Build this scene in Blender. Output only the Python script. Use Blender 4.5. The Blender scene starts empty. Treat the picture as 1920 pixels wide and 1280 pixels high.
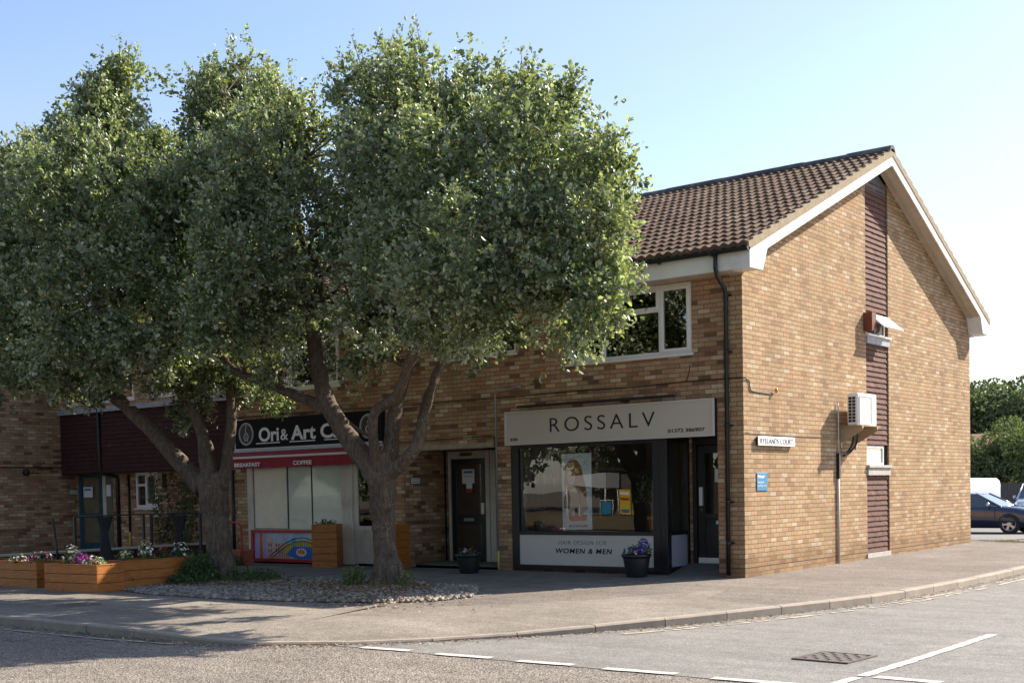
import bpy, math, random
import numpy as np
from mathutils import Vector, Matrix
R = math.radians
scene = bpy.context.scene
C = scene.collection.objects
random.seed(7); rng = np.random.default_rng(11)

# ---------------------------------------------------------------- camera
cam_d = bpy.data.cameras.new("camera"); cam = bpy.data.objects.new("camera", cam_d); C.link(cam)
cam_d.sensor_width = 36.0; cam_d.lens = 2301.34/1920*36; cam_d.shift_y = (1007.8-640)/1920
cam_d.clip_start = 0.1; cam_d.clip_end = 2000
RR = [(0.7906001, 0.6120248, -0.0194191), (0.0081742, -0.0422592, -0.9990732), (-0.6122783, 0.7897087, -0.0384130)]
right, down, fwd = [Vector(v) for v in RR]
m = Matrix((right, -down, -fwd)).transposed().to_4x4(); m.translation = Vector((8.9128, -17.4672, 1.4435))
cam.matrix_world = m
scene.camera = cam
# ---------------------------------------------------------------- sky and sun
SUN_AZ, SUN_EL = math.atan2(1.0, 2.3), R(36.8)       # azimuth measured from +Y towards +X
world = bpy.data.worlds.new("World"); scene.world = world; world.use_nodes = True
wn = world.node_tree.nodes; wl = world.node_tree.links
sky = wn.new('ShaderNodeTexSky'); sky.sky_type = 'NISHITA'; sky.sun_disc = False
sky.sun_elevation = SUN_EL; sky.sun_rotation = SUN_AZ
sky.air_density = 1.0; sky.dust_density = 0.7; sky.ozone_density = 1.2
wn['Background'].inputs['Strength'].default_value = 0.11
# thin high haze: a faint veil of cirrus mixed over the clear sky, denser low down
tc = wn.new('ShaderNodeTexCoord'); mpw = wn.new('ShaderNodeMapping'); mpw.inputs['Scale'].default_value = (1.0, 1.0, 3.2); wl.new(tc.outputs['Generated'], mpw.inputs[0])
nz = wn.new('ShaderNodeTexNoise'); nz.inputs['Scale'].default_value = 1.7; nz.inputs['Detail'].default_value = 5; nz.inputs['Roughness'].default_value = .45; wl.new(mpw.outputs[0], nz.inputs['Vector'])
rw = wn.new('ShaderNodeValToRGB'); rw.color_ramp.elements[0].position = .42; rw.color_ramp.elements[0].color = (0, 0, 0, 1); rw.color_ramp.elements[1].position = .72; rw.color_ramp.elements[1].color = (.30, .30, .30, 1); wl.new(nz.outputs[0], rw.inputs[0])
mxw = wn.new('ShaderNodeMix'); mxw.data_type = 'RGBA'; mxw.inputs[7].default_value = (2.9, 3.15, 3.4, 1); wl.new(rw.outputs[0], mxw.inputs[0]); wl.new(sky.outputs[0], mxw.inputs[6])
tn = wn.new('ShaderNodeMix'); tn.data_type = 'RGBA'; tn.blend_type = 'MULTIPLY'; tn.inputs[0].default_value = 1; tn.inputs[7].default_value = (1.0, .965, 1.02, 1); wl.new(mxw.outputs[2], tn.inputs[6])
wl.new(tn.outputs[2], wn['Background'].inputs['Color'])
sd = bpy.data.lights.new("sun", 'SUN'); sun = bpy.data.objects.new("sun", sd); C.link(sun)
sd.energy = 5.0; sd.angle = R(0.55); sd.color = (1.0, 0.915, 0.80)
dirv = Vector((math.sin(SUN_AZ)*math.cos(SUN_EL), math.cos(SUN_AZ)*math.cos(SUN_EL), math.sin(SUN_EL)))
sun.rotation_euler = dirv.to_track_quat('Z', 'Y').to_euler()
scene.view_settings.view_transform = 'Standard'; scene.view_settings.look = 'None'
scene.view_settings.gamma = 1; scene.view_settings.exposure = 1.18
scene.cycles.max_bounces = 8; scene.cycles.transparent_max_bounces = 16

# ---------------------------------------------------------------- helpers
ORG = {}
def tag(o, label=None, cat=None, group=None, kind=None):
    if label: o['label'] = label
    if cat: o['category'] = cat
    if group: o['group'] = group
    if kind: o['kind'] = kind
    return o
def thing(name, label, cat, loc=(0, 0, 0), group=None):
    o = bpy.data.objects.new(name, None); C.link(o); o.location = loc; o.empty_display_size = .2
    ORG[o.name] = Vector(loc); return tag(o, label, cat, group)
def finish(name, me, mats, parent):
    o = bpy.data.objects.new(name, me); C.link(o)
    for mt in (mats if isinstance(mats, (list, tuple)) else [mats]): me.materials.append(mt)
    org = Vector((0, 0, 0))
    if parent is not None:
        org = ORG[parent.name]; o.parent = parent
        if org.length > 0: me.transform(Matrix.Translation(-org))
    ORG[o.name] = org
    return o
class MB:
    def __init__(s): s.v = []; s.f = []; s.mi = []; s.sm = []
    def poly(s, pts, mi=0, smooth=False):
        n = len(s.v); s.v += [tuple(p) for p in pts]; s.f.append(tuple(range(n, n+len(pts)))); s.mi.append(mi); s.sm.append(smooth); return s
    def faces(s, vs, fs, mi=0, smooth=False):
        n = len(s.v); s.v += [tuple(p) for p in vs]
        for f in fs: s.f.append(tuple(i+n for i in f)); s.mi.append(mi); s.sm.append(smooth)
        return s
    def box(s, x0, x1, y0, y1, z0, z1, mi=0, M=None, ch=0):
        if x0 > x1: x0, x1 = x1, x0
        if y0 > y1: y0, y1 = y1, y0
        if z0 > z1: z0, z1 = z1, z0
        vs = [(x, y, z) for z in (z0, z1) for (x, y) in ((x0, y0), (x1, y0), (x1, y1), (x0, y1))]
        if M is not None: vs = [tuple(M @ Vector(v)) for v in vs]
        return s.faces(vs, [(0, 3, 2, 1), (4, 5, 6, 7), (0, 1, 5, 4), (1, 2, 6, 5), (2, 3, 7, 6), (3, 0, 4, 7)], mi)
    def tube(s, pts, rad, n=10, mi=0, smooth=True, cap=True):
        pts = [Vector(p) for p in pts]
        if not hasattr(rad, '__len__'): rad = [rad]*len(pts)
        vs = []; fs = []; px = None
        for i, p in enumerate(pts):
            t = (pts[min(i+1, len(pts)-1)]-pts[max(i-1, 0)]).normalized()
            if px is None: px = t.orthogonal().normalized()
            px = (px - t*px.dot(t)).normalized(); py = t.cross(px)
            for k in range(n):
                a = 2*math.pi*k/n; vs.append(p+(px*math.cos(a)+py*math.sin(a))*rad[i])
        for i in range(len(pts)-1):
            for k in range(n):
                a = i*n+k; b = i*n+(k+1) % n; fs.append((a, b, b+n, a+n))
        if cap: fs.append(tuple(range(n-1, -1, -1))); fs.append(tuple(range((len(pts)-1)*n, len(pts)*n)))
        return s.faces(vs, fs, mi, smooth)
    def lathe(s, prof, c, n=24, mi=0):
        vs = []; fs = []
        for r, z in prof:
            for k in range(n):
                a = 2*math.pi*k/n; vs.append((c[0]+r*math.cos(a), c[1]+r*math.sin(a), c[2]+z))
        for i in range(len(prof)-1):
            for k in range(n):
                a = i*n+k; b = i*n+(k+1) % n; fs.append((a, b, b+n, a+n))
        return s.faces(vs, fs, mi, True)
    def extr(s, prof, axis, a0, a1, mi=0):
        """closed 2-D profile extruded along an axis: x -> profile is (y,z), y -> (x,z), z -> (x,y)"""
        def P(a, q): return (a, q[0], q[1]) if axis == 'x' else (q[0], a, q[1]) if axis == 'y' else (q[0], q[1], a)
        n = len(prof); vs = [P(a0, q) for q in prof]+[P(a1, q) for q in prof]
        fs = [(i, (i+1) % n, (i+1) % n+n, i+n) for i in range(n)]+[tuple(range(n-1, -1, -1)), tuple(range(n, 2*n))]
        return s.faces(vs, fs, mi)
    def build(s, name, mats, parent=None, bevel=0, seg=1, autos=None):
        me = bpy.data.meshes.new(name); me.from_pydata(s.v, [], s.f)
        me.polygons.foreach_set('material_index', s.mi); me.polygons.foreach_set('use_smooth', s.sm)
        me.update(); o = finish(name, me, mats, parent)
        if bevel:
            b = o.modifiers.new('bevel', 'BEVEL'); b.width = bevel; b.segments = seg; b.limit_method = 'ANGLE'
        return o
def B(name, m, parent, *boxes, bevel=0):
    b = MB()
    for q in boxes: b.box(*q)
    return b.build(name, m, parent, bevel)
def text(name, s, m, parent, loc, size, face='front', width=None, off=0.0, ext=0.002, align='LEFT', space=1.0, shear=0.0, height=None):
    cu = bpy.data.curves.new(name, 'FONT'); cu.body = s; cu.size = size; cu.offset = off; cu.extrude = ext
    cu.align_x = align; cu.space_character = space; cu.shear = shear
    o = bpy.data.objects.new('tmp', cu); C.link(o)
    dg = bpy.context.evaluated_depsgraph_get(); dg.update()
    me = bpy.data.meshes.new_from_object(o.evaluated_get(dg)); bpy.data.objects.remove(o)
    co = np.empty(len(me.vertices)*3); me.vertices.foreach_get('co', co); co = co.reshape(-1, 3)
    mn, mx = co.min(0), co.max(0)
    if width: co[:, 0] = (co[:, 0]-(mn[0] if align == 'LEFT' else 0))*width/(mx[0]-mn[0])
    if height: co[:, 1] = (co[:, 1]-mn[1])*height/(mx[1]-mn[1])
    me.vertices.foreach_set('co', co.ravel())
    if face == 'front': Mx = Matrix(((1, 0, 0), (0, 0, -1), (0, 1, 0))).to_4x4()
    else: Mx = Matrix(((0, 0, 1), (1, 0, 0), (0, 1, 0))).to_4x4()
    Mx.translation = Vector(loc); me.transform(Mx); me.update()
    me.name = name
    return finish(name, me, m, parent)

# ---------------------------------------------------------------- materials
def nt(name):
    m = bpy.data.materials.new(name); m.use_nodes = True; n = m.node_tree.nodes; l = m.node_tree.links
    return m, n, l, n['Principled BSDF']
def mixc(n, l, a, b, fac, mode='MIX'):
    x = n.new('ShaderNodeMix'); x.data_type = 'RGBA'; x.blend_type = mode
    def put(i, v):
        if isinstance(v, (tuple, list)): x.inputs[i].default_value = (*v, 1) if len(v) == 3 else v
        elif isinstance(v, (int, float)): x.inputs[i].default_value = v
        else: l.new(v, x.inputs[i])
    put(0, fac); put(6, a); put(7, b); return x.outputs[2]
def ramp(n, l, src, stops, interp='LINEAR'):
    r = n.new('ShaderNodeValToRGB'); r.color_ramp.interpolation = interp
    e = r.color_ramp.elements
    while len(e) < len(stops): e.new(.5)
    for k, (p, c) in enumerate(stops):
        e[k].position = p; e[k].color = (*c, 1) if hasattr(c, '__len__') else (c, c, c, 1)
    l.new(src, r.inputs[0]); return r.outputs[0]
def noise(n, l, scale, detail=4, rough=.6, vec=None):
    x = n.new('ShaderNodeTexNoise'); x.inputs['Scale'].default_value = scale; x.inputs['Detail'].default_value = detail
    x.inputs['Roughness'].default_value = rough
    if vec is None: g = n.new('ShaderNodeNewGeometry'); vec = g.outputs['Position']
    l.new(vec, x.inputs['Vector']); return x.outputs['Fac']
def bump(n, l, p, h, strength, dist=.01, prev=None):
    b = n.new('ShaderNodeBump'); b.inputs['Strength'].default_value = strength; b.inputs['Distance'].default_value = dist
    l.new(h, b.inputs['Height'])
    if prev is not None: l.new(prev, b.inputs['Normal'])
    l.new(b.outputs[0], p.inputs['Normal']); return b.outputs[0]
def sc(c, k): return tuple(min(1, x*k) for x in c)
def mat(name, col, rough=.6, metal=0, var=.12, scale=6, bmp=0, bscale=60, spec=.5, coat=0, dirt=None):
    m, n, l, p = nt(name)
    f = noise(n, l, scale, 5, .65)
    c = ramp(n, l, f, [(.25, sc(col, 1-var)), (.75, sc(col, 1+var))])
    if dirt:
        f2 = noise(n, l, scale*.35, 6, .7); k = ramp(n, l, f2, [(.5, 0), (.68, 1)])
        c = mixc(n, l, c, dirt, k)
    l.new(c, p.inputs['Base Color']); p.inputs['Roughness'].default_value = rough; p.inputs['Metallic'].default_value = metal
    p.inputs['Specular IOR Level'].default_value = spec; p.inputs['Coat Weight'].default_value = coat
    if bmp: bump(n, l, p, noise(n, l, bscale, 3, .6), bmp, .01)
    return m
def brick_mat(name, stops, mortar, dark=1.0):
    m, n, l, p = nt(name)
    g = n.new('ShaderNodeNewGeometry'); sx = n.new('ShaderNodeSeparateXYZ'); l.new(g.outputs['Position'], sx.inputs[0])
    ad = n.new('ShaderNodeMath'); l.new(sx.outputs[0], ad.inputs[0]); l.new(sx.outputs[1], ad.inputs[1])
    wob = noise(n, l, 2.0, 2); wm = n.new('ShaderNodeMath'); wm.operation = 'MULTIPLY'; wm.inputs[1].default_value = .006; l.new(wob, wm.inputs[0])
    az = n.new('ShaderNodeMath'); l.new(sx.outputs[2], az.inputs[0]); l.new(wm.outputs[0], az.inputs[1])
    cb = n.new('ShaderNodeCombineXYZ'); l.new(ad.outputs[0], cb.inputs[0]); l.new(az.outputs[0], cb.inputs[1])
    bt = n.new('ShaderNodeTexBrick'); l.new(cb.outputs[0], bt.inputs['Vector'])
    bt.inputs['Scale'].default_value = 1; bt.inputs['Brick Width'].default_value = .225; bt.inputs['Row Height'].default_value = .075
    bt.inputs['Mortar Size'].default_value = .0065; bt.inputs['Mortar Smooth'].default_value = .3; bt.inputs['Bias'].default_value = 0
    bt.inputs['Color1'].default_value = (0, 0, 0, 1); bt.inputs['Color2'].default_value = (1, 1, 1, 1); bt.inputs['Mortar'].default_value = (.5, .5, .5, 1)
    bt.offset = .5; bt.offset_frequency = 2
    c = ramp(n, l, bt.outputs['Color'], stops)
    c = mixc(n, l, c, ramp(n, l, noise(n, l, 26, 5, .7), [(.3, (.62, .60, .58)), (.7, (1.12, 1.1, 1.08))]), .8, 'MULTIPLY')
    c = mixc(n, l, c, ramp(n, l, noise(n, l, .8, 5, .65), [(.3, (.82, .79, .76)), (.7, (1.06, 1.05, 1.04))]), .8, 'MULTIPLY')
    mpv = n.new('ShaderNodeMapping'); mpv.inputs['Scale'].default_value = (2.4, 2.4, .22); l.new(g.outputs['Position'], mpv.inputs[0])
    c = mixc(n, l, c, ramp(n, l, noise(n, l, 1.0, 5, .6, mpv.outputs[0]), [(.32, (.74, .72, .70)), (.55, (1, 1, 1))]), .75, 'MULTIPLY')
    # damp, dirty base courses with an uneven upper edge
    zz = n.new('ShaderNodeMath'); zz.operation = 'MULTIPLY_ADD'; l.new(noise(n, l, 3.5, 4), zz.inputs[0]); zz.inputs[1].default_value = -.55; l.new(sx.outputs[2], zz.inputs[2])
    zb = ramp(n, l, zz.outputs[0], [(0, (.66, .60, .54)), (.16, (1, 1, 1))])
    c = mixc(n, l, c, zb, .7, 'MULTIPLY')
    mc = mixc(n, l, mortar, sc(mortar, .6), noise(n, l, 9, 3))
    c = mixc(n, l, c, mc, bt.outputs['Fac'])
    l.new(c, p.inputs['Base Color']); p.inputs['Roughness'].default_value = .9; p.inputs['Specular IOR Level'].default_value = .2
    inv = n.new('ShaderNodeMath'); inv.operation = 'SUBTRACT'; inv.inputs[0].default_value = 1; l.new(bt.outputs['Fac'], inv.inputs[1])
    b1 = bump(n, l, p, inv.outputs[0], .9, .012); bump(n, l, p, noise(n, l, 70, 4), .35, .006, b1)
    return m
BUFF = [(0, (.34, .20, .115)), (.12, (.40, .255, .145)), (.26, (.47, .315, .185)), (.38, (.52, .35, .20)), (.47, (.50, .30, .18)), (.56, (.55, .39, .235)), (.66, (.47, .33, .20)), (.76, (.57, .41, .26)), (.86, (.52, .29, .145)), (.93, (.60, .47, .33)), (1, (.64, .53, .41))]
M = {}
BUFF = [(p_, (c_[0]*.80+.078, c_[1]*.80+.060, c_[2]*.74+.040)) for p_, c_ in BUFF]
M['brick'] = brick_mat('buff brick', BUFF, (.235, .165, .10))
FB = [(0, (.13, .07, .045)), (.10, (.20, .115, .07)), (.22, (.30, .185, .11)), (.34, (.35, .235, .15)), (.44, (.30, .15, .10)), (.52, (.39, .27, .175)), (.64, (.31, .21, .14)), (.76, (.43, .31, .21)), (.84, (.36, .17, .10)), (.92, (.46, .36, .26)), (1, (.50, .41, .32))]
FB = [(p_, (c_[0]*1.38+.03, c_[1]*1.36+.024, c_[2]*1.24+.018)) for p_, c_ in FB]  # shaded copy of the gable brick, colour raised to lighten the unlit front
M['brickf'] = brick_mat('shade toned buff brick', FB, (.25, .195, .145))
M['brickd'] = brick_mat('dark brown brick', [(0, (.05, .03, .025)), (.5, (.10, .055, .04)), (1, (.15, .09, .06))], (.12, .10, .08))
M['white'] = mat('white upvc', (.80, .79, .76), .35, var=.04, scale=2, dirt=(.70, .68, .63))
M['paint'] = mat('white painted boards', (.78, .76, .72), .5, var=.07, scale=3, dirt=(.58, .54, .47), bmp=.12, bscale=20)
M['black'] = mat('black gloss plastic', (.014, .015, .017), .35, var=.3)
M['blackp'] = mat('black painted frame', (.012, .012, .013), .4, var=.3)
M['lead'] = mat('grey lead flashing', (.33, .34, .36), .6, var=.25, scale=5, bmp=.3, bscale=25)
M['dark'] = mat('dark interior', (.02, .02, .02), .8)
M['tile'] = mat('brown concrete roof tile', (.20, .125, .085), .85, var=.42, scale=7, bmp=.5, bscale=45, spec=.2, dirt=(.13, .115, .075))
M['mort'] = mat('pale verge mortar', (.30, .235, .145), .95, var=.3, scale=14, bmp=.5, bscale=60)
M['ridge'] = mat('dark weathered ridge tile', (.075, .070, .068), .85, var=.5, scale=6, bmp=.3, dirt=(.19, .17, .14))
M['clad'] = mat('red brown hanging tile', (.17, .072, .050), .8, var=.3, scale=16, bmp=.3, bscale=50, spec=.25)
M['cladd'] = mat('dark maroon hanging tile', (.060, .022, .022), .75, var=.35, scale=16, bmp=.3, bscale=50, spec=.25)
M['concrete'] = mat('pale concrete', (.42, .39, .34), .9, var=.2, scale=8, bmp=.3)
M['soffit'] = mat('beige weathered soffit', (.50, .42, .33), .8, var=.12, scale=3)
M['cream'] = mat('cream painted timber', (.60, .55, .48), .5, var=.06, scale=4, dirt=(.42, .38, .32))
M['signb'] = mat('warm grey sign panel', (.55, .50, .44), .4, var=.03, scale=1.5)
M['panelb'] = mat('stone coloured panel', (.56, .53, .48), .35, var=.03, scale=1.5)
M['panelg'] = mat('blue grey panel', (.42, .44, .52), .3, var=.05, scale=2)
M['ink'] = mat('black lettering', (.01, .01, .01), .4)
M['grey'] = mat('galvanised grey', (.34, .35, .37), .45, metal=.4, var=.15)
M['red'] = mat('crimson awning cloth', (.30, .012, .035), .7, var=.18, scale=5, bmp=.15)
M['redp'] = mat('red paint', (.42, .02, .025), .4, var=.1)
M['greend'] = mat('dark green door paint', (.012, .022, .022), .35, var=.3)
M['tealp'] = mat('teal blue door paint', (.02, .075, .11), .4, var=.25, scale=8)
M['orange'] = mat('orange lamp glass', (.75, .22, .03), .3)
M['paper'] = mat('white paper', (.75, .75, .76), .7, var=.03)
M['blue'] = mat('sign blue', (.025, .20, .36), .4, var=.08)
M['terra'] = mat('terracotta', (.42, .13, .06), .8, var=.15)
M['skin'] = mat('printed skin tone', (.62, .40, .32), .6, var=.05)
M['hair'] = mat('printed auburn hair', (.30, .12, .05), .6, var=.45, scale=30)
def glass(name, tint=(.75, .80, .80), refl=1.0, base=.05):
    m = bpy.data.materials.new(name); m.use_nodes = True; n = m.node_tree.nodes; l = m.node_tree.links; n.clear()
    o = n.new('ShaderNodeOutputMaterial'); t = n.new('ShaderNodeBsdfTransparent'); t.inputs[0].default_value = (*tint, 1)
    g = n.new('ShaderNodeBsdfGlossy'); g.inputs['Roughness'].default_value = 0.004
    geo = n.new('ShaderNodeNewGeometry'); vd = n.new('ShaderNodeVectorMath'); vd.operation = 'DOT_PRODUCT'; l.new(geo.outputs['Normal'], vd.inputs[0]); l.new(geo.outputs['Incoming'], vd.inputs[1])
    def mth(op, a, b=None):
        x = n.new('ShaderNodeMath'); x.operation = op
        for i, q in enumerate((a, b)):
            if q is None: continue
            if isinstance(q, (int, float)): x.inputs[i].default_value = q
            else: l.new(q, x.inputs[i])
        return x.outputs[0]
    fr = mth('POWER', mth('SUBTRACT', 1.0, mth('ABSOLUTE', vd.outputs['Value'])), 4.0)
    wv = noise(n, l, 1.3, 1, .4); bp = n.new('ShaderNodeBump'); bp.inputs['Strength'].default_value = .10; bp.inputs['Distance'].default_value = .01
    l.new(wv, bp.inputs['Height']); l.new(bp.outputs[0], g.inputs['Normal'])
    mu = n.new('ShaderNodeMath'); mu.operation = 'MULTIPLY_ADD'; mu.use_clamp = True; l.new(fr, mu.inputs[0]); mu.inputs[1].default_value = refl; mu.inputs[2].default_value = base
    mx = n.new('ShaderNodeMixShader'); l.new(mu.outputs[0], mx.inputs[0]); l.new(t.outputs[0], mx.inputs[1]); l.new(g.outputs[0], mx.inputs[2])
    l.new(mx.outputs[0], o.inputs[0]); return m
M['glass'] = glass('clear window glass', tint=(.88, .92, .91), base=.095)
M['glassu'] = glass('upper window glass', tint=(.45, .47, .47), base=.20)
M['glassf'] = mat('frosted film glass', (.50, .60, .55), .12, var=.10, scale=4, coat=.8)
M['glassg'] = mat('pale obscured glass', (.50, .60, .54), .2, var=.1, scale=5, coat=.5)

# ================================================================ ground, road, pavement
def cr(pts, n=8):
    """Catmull-Rom through points of any dimension"""
    P = [Vector(p) for p in pts]; P = [P[0]*2-P[1]]+P+[P[-1]*2-P[-2]]; out = []
    for i in range(1, len(P)-2):
        for k in range(n):
            t = k/n; a, b, c, d = P[i-1:i+3]
            out.append(.5*((2*b)+(c-a)*t+(2*a-5*b+4*c-d)*t*t+(3*b-a-3*c+d)*t**3))
    out.append(P[-2]); return out
def zg(y): return -.02*min(max(y-12, 0), 14)            # the ground falls gently behind the building
def road_mat(name, c0, c1, grain, bstr, patch=.12, crack=.5):
    m, n, l, p = nt(name)
    v = n.new('ShaderNodeTexVoronoi'); v.inputs['Scale'].default_value = grain; g = n.new('ShaderNodeNewGeometry'); l.new(g.outputs['Position'], v.inputs['Vector'])
    sp = n.new('ShaderNodeSeparateColor'); l.new(v.outputs['Color'], sp.inputs[0])
    c = ramp(n, l, sp.outputs[0], [(0, c0), (.6, c1), (1, sc(c1, 1.5))])
    c = mixc(n, l, c, ramp(n, l, noise(n, l, .45, 6, .6), [(.3, 1-patch*1.6), (.7, 1+patch)]), 1, 'MULTIPLY')
    c = mixc(n, l, c, ramp(n, l, noise(n, l, 5, 5, .7), [(.3, .80), (.7, 1.1)]), 1, 'MULTIPLY')
    # oil spots and gum, wandering cracks, stretched tyre and weather streaks
    c = mixc(n, l, c, ramp(n, l, noise(n, l, 2.3, 3, .5), [(.66, (1, 1, 1)), (.72, (.72, .71, .70))]), .8, 'MULTIPLY')
    ve = n.new('ShaderNodeTexVoronoi'); ve.feature = 'DISTANCE_TO_EDGE'; ve.inputs['Scale'].default_value = .42
    dv = n.new('ShaderNodeVectorMath'); dv.operation = 'MULTIPLY_ADD'; nn_ = n.new('ShaderNodeTexNoise'); nn_.inputs['Scale'].default_value = 1.6; nn_.inputs['Detail'].default_value = 6
    l.new(g.outputs['Position'], nn_.inputs['Vector']); l.new(nn_.outputs['Color'], dv.inputs[0]); dv.inputs[1].default_value = (1.3, 1.3, 0); l.new(g.outputs['Position'], dv.inputs[2]); l.new(dv.outputs[0], ve.inputs['Vector'])
    ck = ramp(n, l, ve.outputs['Distance'], [(.0, (.38, .36, .34)), (.006, (.62, .60, .58)), (.012, (1, 1, 1))])
    c = mixc(n, l, c, ck, ramp(n, l, noise(n, l, .35, 3), [(.50, 0), (.60, crack)]), 'MULTIPLY')
    mps = n.new('ShaderNodeMapping'); mps.inputs['Scale'].default_value = (.25, 3.0, 1); mps.inputs['Rotation'].default_value = (0, 0, .08); l.new(g.outputs['Position'], mps.inputs[0])
    c = mixc(n, l, c, ramp(n, l, noise(n, l, 1.0, 5, .6, mps.outputs[0]), [(.35, .84), (.6, 1.06)]), .7, 'MULTIPLY')
    l.new(c, p.inputs['Base Color']); p.inputs['Roughness'].default_value = .88; p.inputs['Specular IOR Level'].default_value = .25
    b = bump(n, l, p, v.outputs['Distance'], bstr, .012)
    return m, n, l, p, c
M['road'] = road_mat('chipped main road', (.074, .063, .053), (.250, .216, .178), 66, .8)[0]
M['side'] = road_mat('smooth side road', (.155, .145, .130), (.215, .201, .180), 95, .3, .08, .12)[0]
M['pave'] = road_mat('footway asphalt', (.100, .084, .070), (.225, .192, .160), 82, .6, .18)[0]
M['pave2'] = road_mat('smooth tan footway', (.165, .142, .115), (.245, .212, .172), 90, .3, .2)[0]
M['kerb'] = mat('concrete kerb', (.30, .25, .195), .9, var=.25, scale=5, bmp=.4, dirt=(.28, .24, .18))
def worn(name, col, under, lo, hi):
    m, n, l, p = nt(name); c = ramp(n, l, noise(n, l, 9, 5, .7), [(.25, sc(col, .82)), (.75, sc(col, 1.08))])
    c = mixc(n, l, c, under, ramp(n, l, noise(n, l, 24, 6, .75), [(lo, 0), (hi, 1)])); l.new(c, p.inputs['Base Color']); p.inputs['Roughness'].default_value = .85; return m
M['line'] = worn('worn white road paint', (.56, .52, .46), (.19, .175, .155), .55, .63)
M['yline'] = mat('faded yellow road paint', (.46, .38, .26), .85, var=.25, scale=12, dirt=(.29, .25, .20))
def sheet(name, fn, xs, ys, m, kind='structure'):
    vs = [(x, y, fn(x, y)) for y in ys for x in xs]; n = len(xs)
    fs = [(j*n+i, j*n+i+1, (j+1)*n+i+1, (j+1)*n+i) for j in range(len(ys)-1) for i in range(n-1)]
    o = MB().faces(vs, fs).build(name, m); o['kind'] = kind; return o
sheet('ground', lambda x, y: -.16+zg(y)*1.0-(.2 if y > 60 else 0), [-600, -60, -20, 10, 40, 600], [-600, -60, -22, -9, 0, 12, 19, 26, 60, 600], mat('dry earth', (.16, .13, .08), .95, var=.4, scale=2))
sheet('main_road', lambda x, y: -.104, [-60, -20, 0, 10, 60], [-15.6, -12, -8.72], M['road'])
sheet('side_road', lambda x, y: -.1+zg(y), [-1.2, 3.2, 9.5], [-8.715, -4, 4, 8, 12, 19, 26, 60], M['side'])
sheet('car_park', lambda x, y: -.085+zg(y), [-40, -10, -1.15], [12.6, 19, 26, 60], M['side'])
# kerb line: x, y, top z (dropped kerb round the middle of the corner)
KL = cr([(-30, -9.38, 0), (-12, -9.36, 0), (-6, -9.35, 0), (-3.6, -9.35, 0), (-2.2, -9.33, -.03), (-1.1, -9.22, -.07), (-.35, -8.75, -.08), (.35, -8.15, -.075), (1.05, -7.3, -.055), (1.72, -6.1, -.02), (2.32, -4.5, 0), (2.86, -2.4, 0), (3.08, -.4, 0), (3.14, 1.8, 0), (3.14, 4, 0), (3.14, 7.5, 0), (3.1, 12, 0)], 10)
def offs(pl, d):
    out = []
    for i, p in enumerate(pl):
        t = (pl[min(i+1, len(pl)-1)]-pl[max(i-1, 0)]); t = Vector((t.x, t.y, 0)).normalized(); out.append(Vector((p.x-t.y*d, p.y+t.x*d, p.z)))
    return out
IN = offs(KL, .125); IN2 = offs(KL, 1.3)
def strip(b, A, Bp, za=None, zb=None, mi=0):
    vs = [(p.x, p.y, p.z if za is None else za) for p in A]+[(p.x, p.y, p.z if zb is None else zb) for p in Bp]; n = len(A)
    return b.faces(vs, [(i, i+1, i+1+n, i+n) for i in range(n-1)], mi)
b = MB(); strip(b, IN, IN2, None, .0)
# fill from the inner line to the building and beyond
n = len(IN2); vs = [(p.x, p.y, 0) for p in IN2]
for i in range(n-1):
    a, c = IN2[i], IN2[i+1]
    if a.y < -.2: b.poly([(a.x, a.y, 0), (c.x, c.y, 0), (c.x, .1 if c.x < 0 else .1, .0), (a.x, .1, .0)])
    else: b.poly([(a.x, a.y, 0), (c.x, c.y, 0), (-.2, c.y, .03*c.y/6), (-.2, a.y, .03*a.y/6)])
o = b.build('pavement', M['pave']); o['kind'] = 'structure'
# smoother tan band along the main road side
TB = [p for p in IN2 if p.x < 1.3]; TA = [p for p in offs(KL, .13) if True][:len(TB)]
b = MB(); S1 = [Vector((p.x, p.y, 0.004)) for p in TB]
for i in range(len(S1)-1):
    a, c = S1[i], S1[i+1]
    ya = min(a.y+2.6, -6.0) if a.x < -1.5 else a.y+1.6; yc = min(c.y+2.6, -6.0) if c.x < -1.5 else c.y+1.6
    b.poly([a, c, (c.x-.5, yc, .004), (a.x-.5, ya, .004)])
    b.poly([(TA[i].x, TA[i].y, TA[i].z+.004), (TA[i+1].x, TA[i+1].y, TA[i+1].z+.004), c, a])
o = b.build('footpath', M['pave2']); o['kind'] = 'structure'
# kerb stones with joints
def resample(pl, step):
    out = [pl[0]]; acc = 0
    for a, c in zip(pl, pl[1:]):
        d = (c-a).length
        while acc+d >= step:
            a = a+(c-a)*((step-acc)/d); d = (c-a).length; acc = 0; out.append(a.copy())
        acc += d
    return out
ks = resample(KL, .91); b = MB()
for i in range(len(ks)-1):
    a, c = ks[i], ks[i+1]; t = (c-a).normalized(); nn = Vector((-t.y, t.x, 0)).normalized(); j = random.uniform(-.004, .004)
    a2 = a+t*.006; c2 = c-t*.006; w = .125
    z = lambda p: p.z+.006+j
    pr = [(0, -.2, None), (0, -.018, 1), (.018, 0, 1), (w, 0, 1), (w, -.2, None)]
    vs = []
    for p in (a2, c2):
        for (d, dz, k) in pr: q = p+nn*d; vs.append((q.x, q.y, z(p)+dz))
    b.faces(vs, [(0, 1, 6, 5), (1, 2, 7, 6), (2, 3, 8, 7), (3, 4, 9, 8), (4, 3, 2, 1, 0), (5, 6, 7, 8, 9)])
o = b.build('kerb', M['kerb']); o['kind'] = 'structure'
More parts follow.
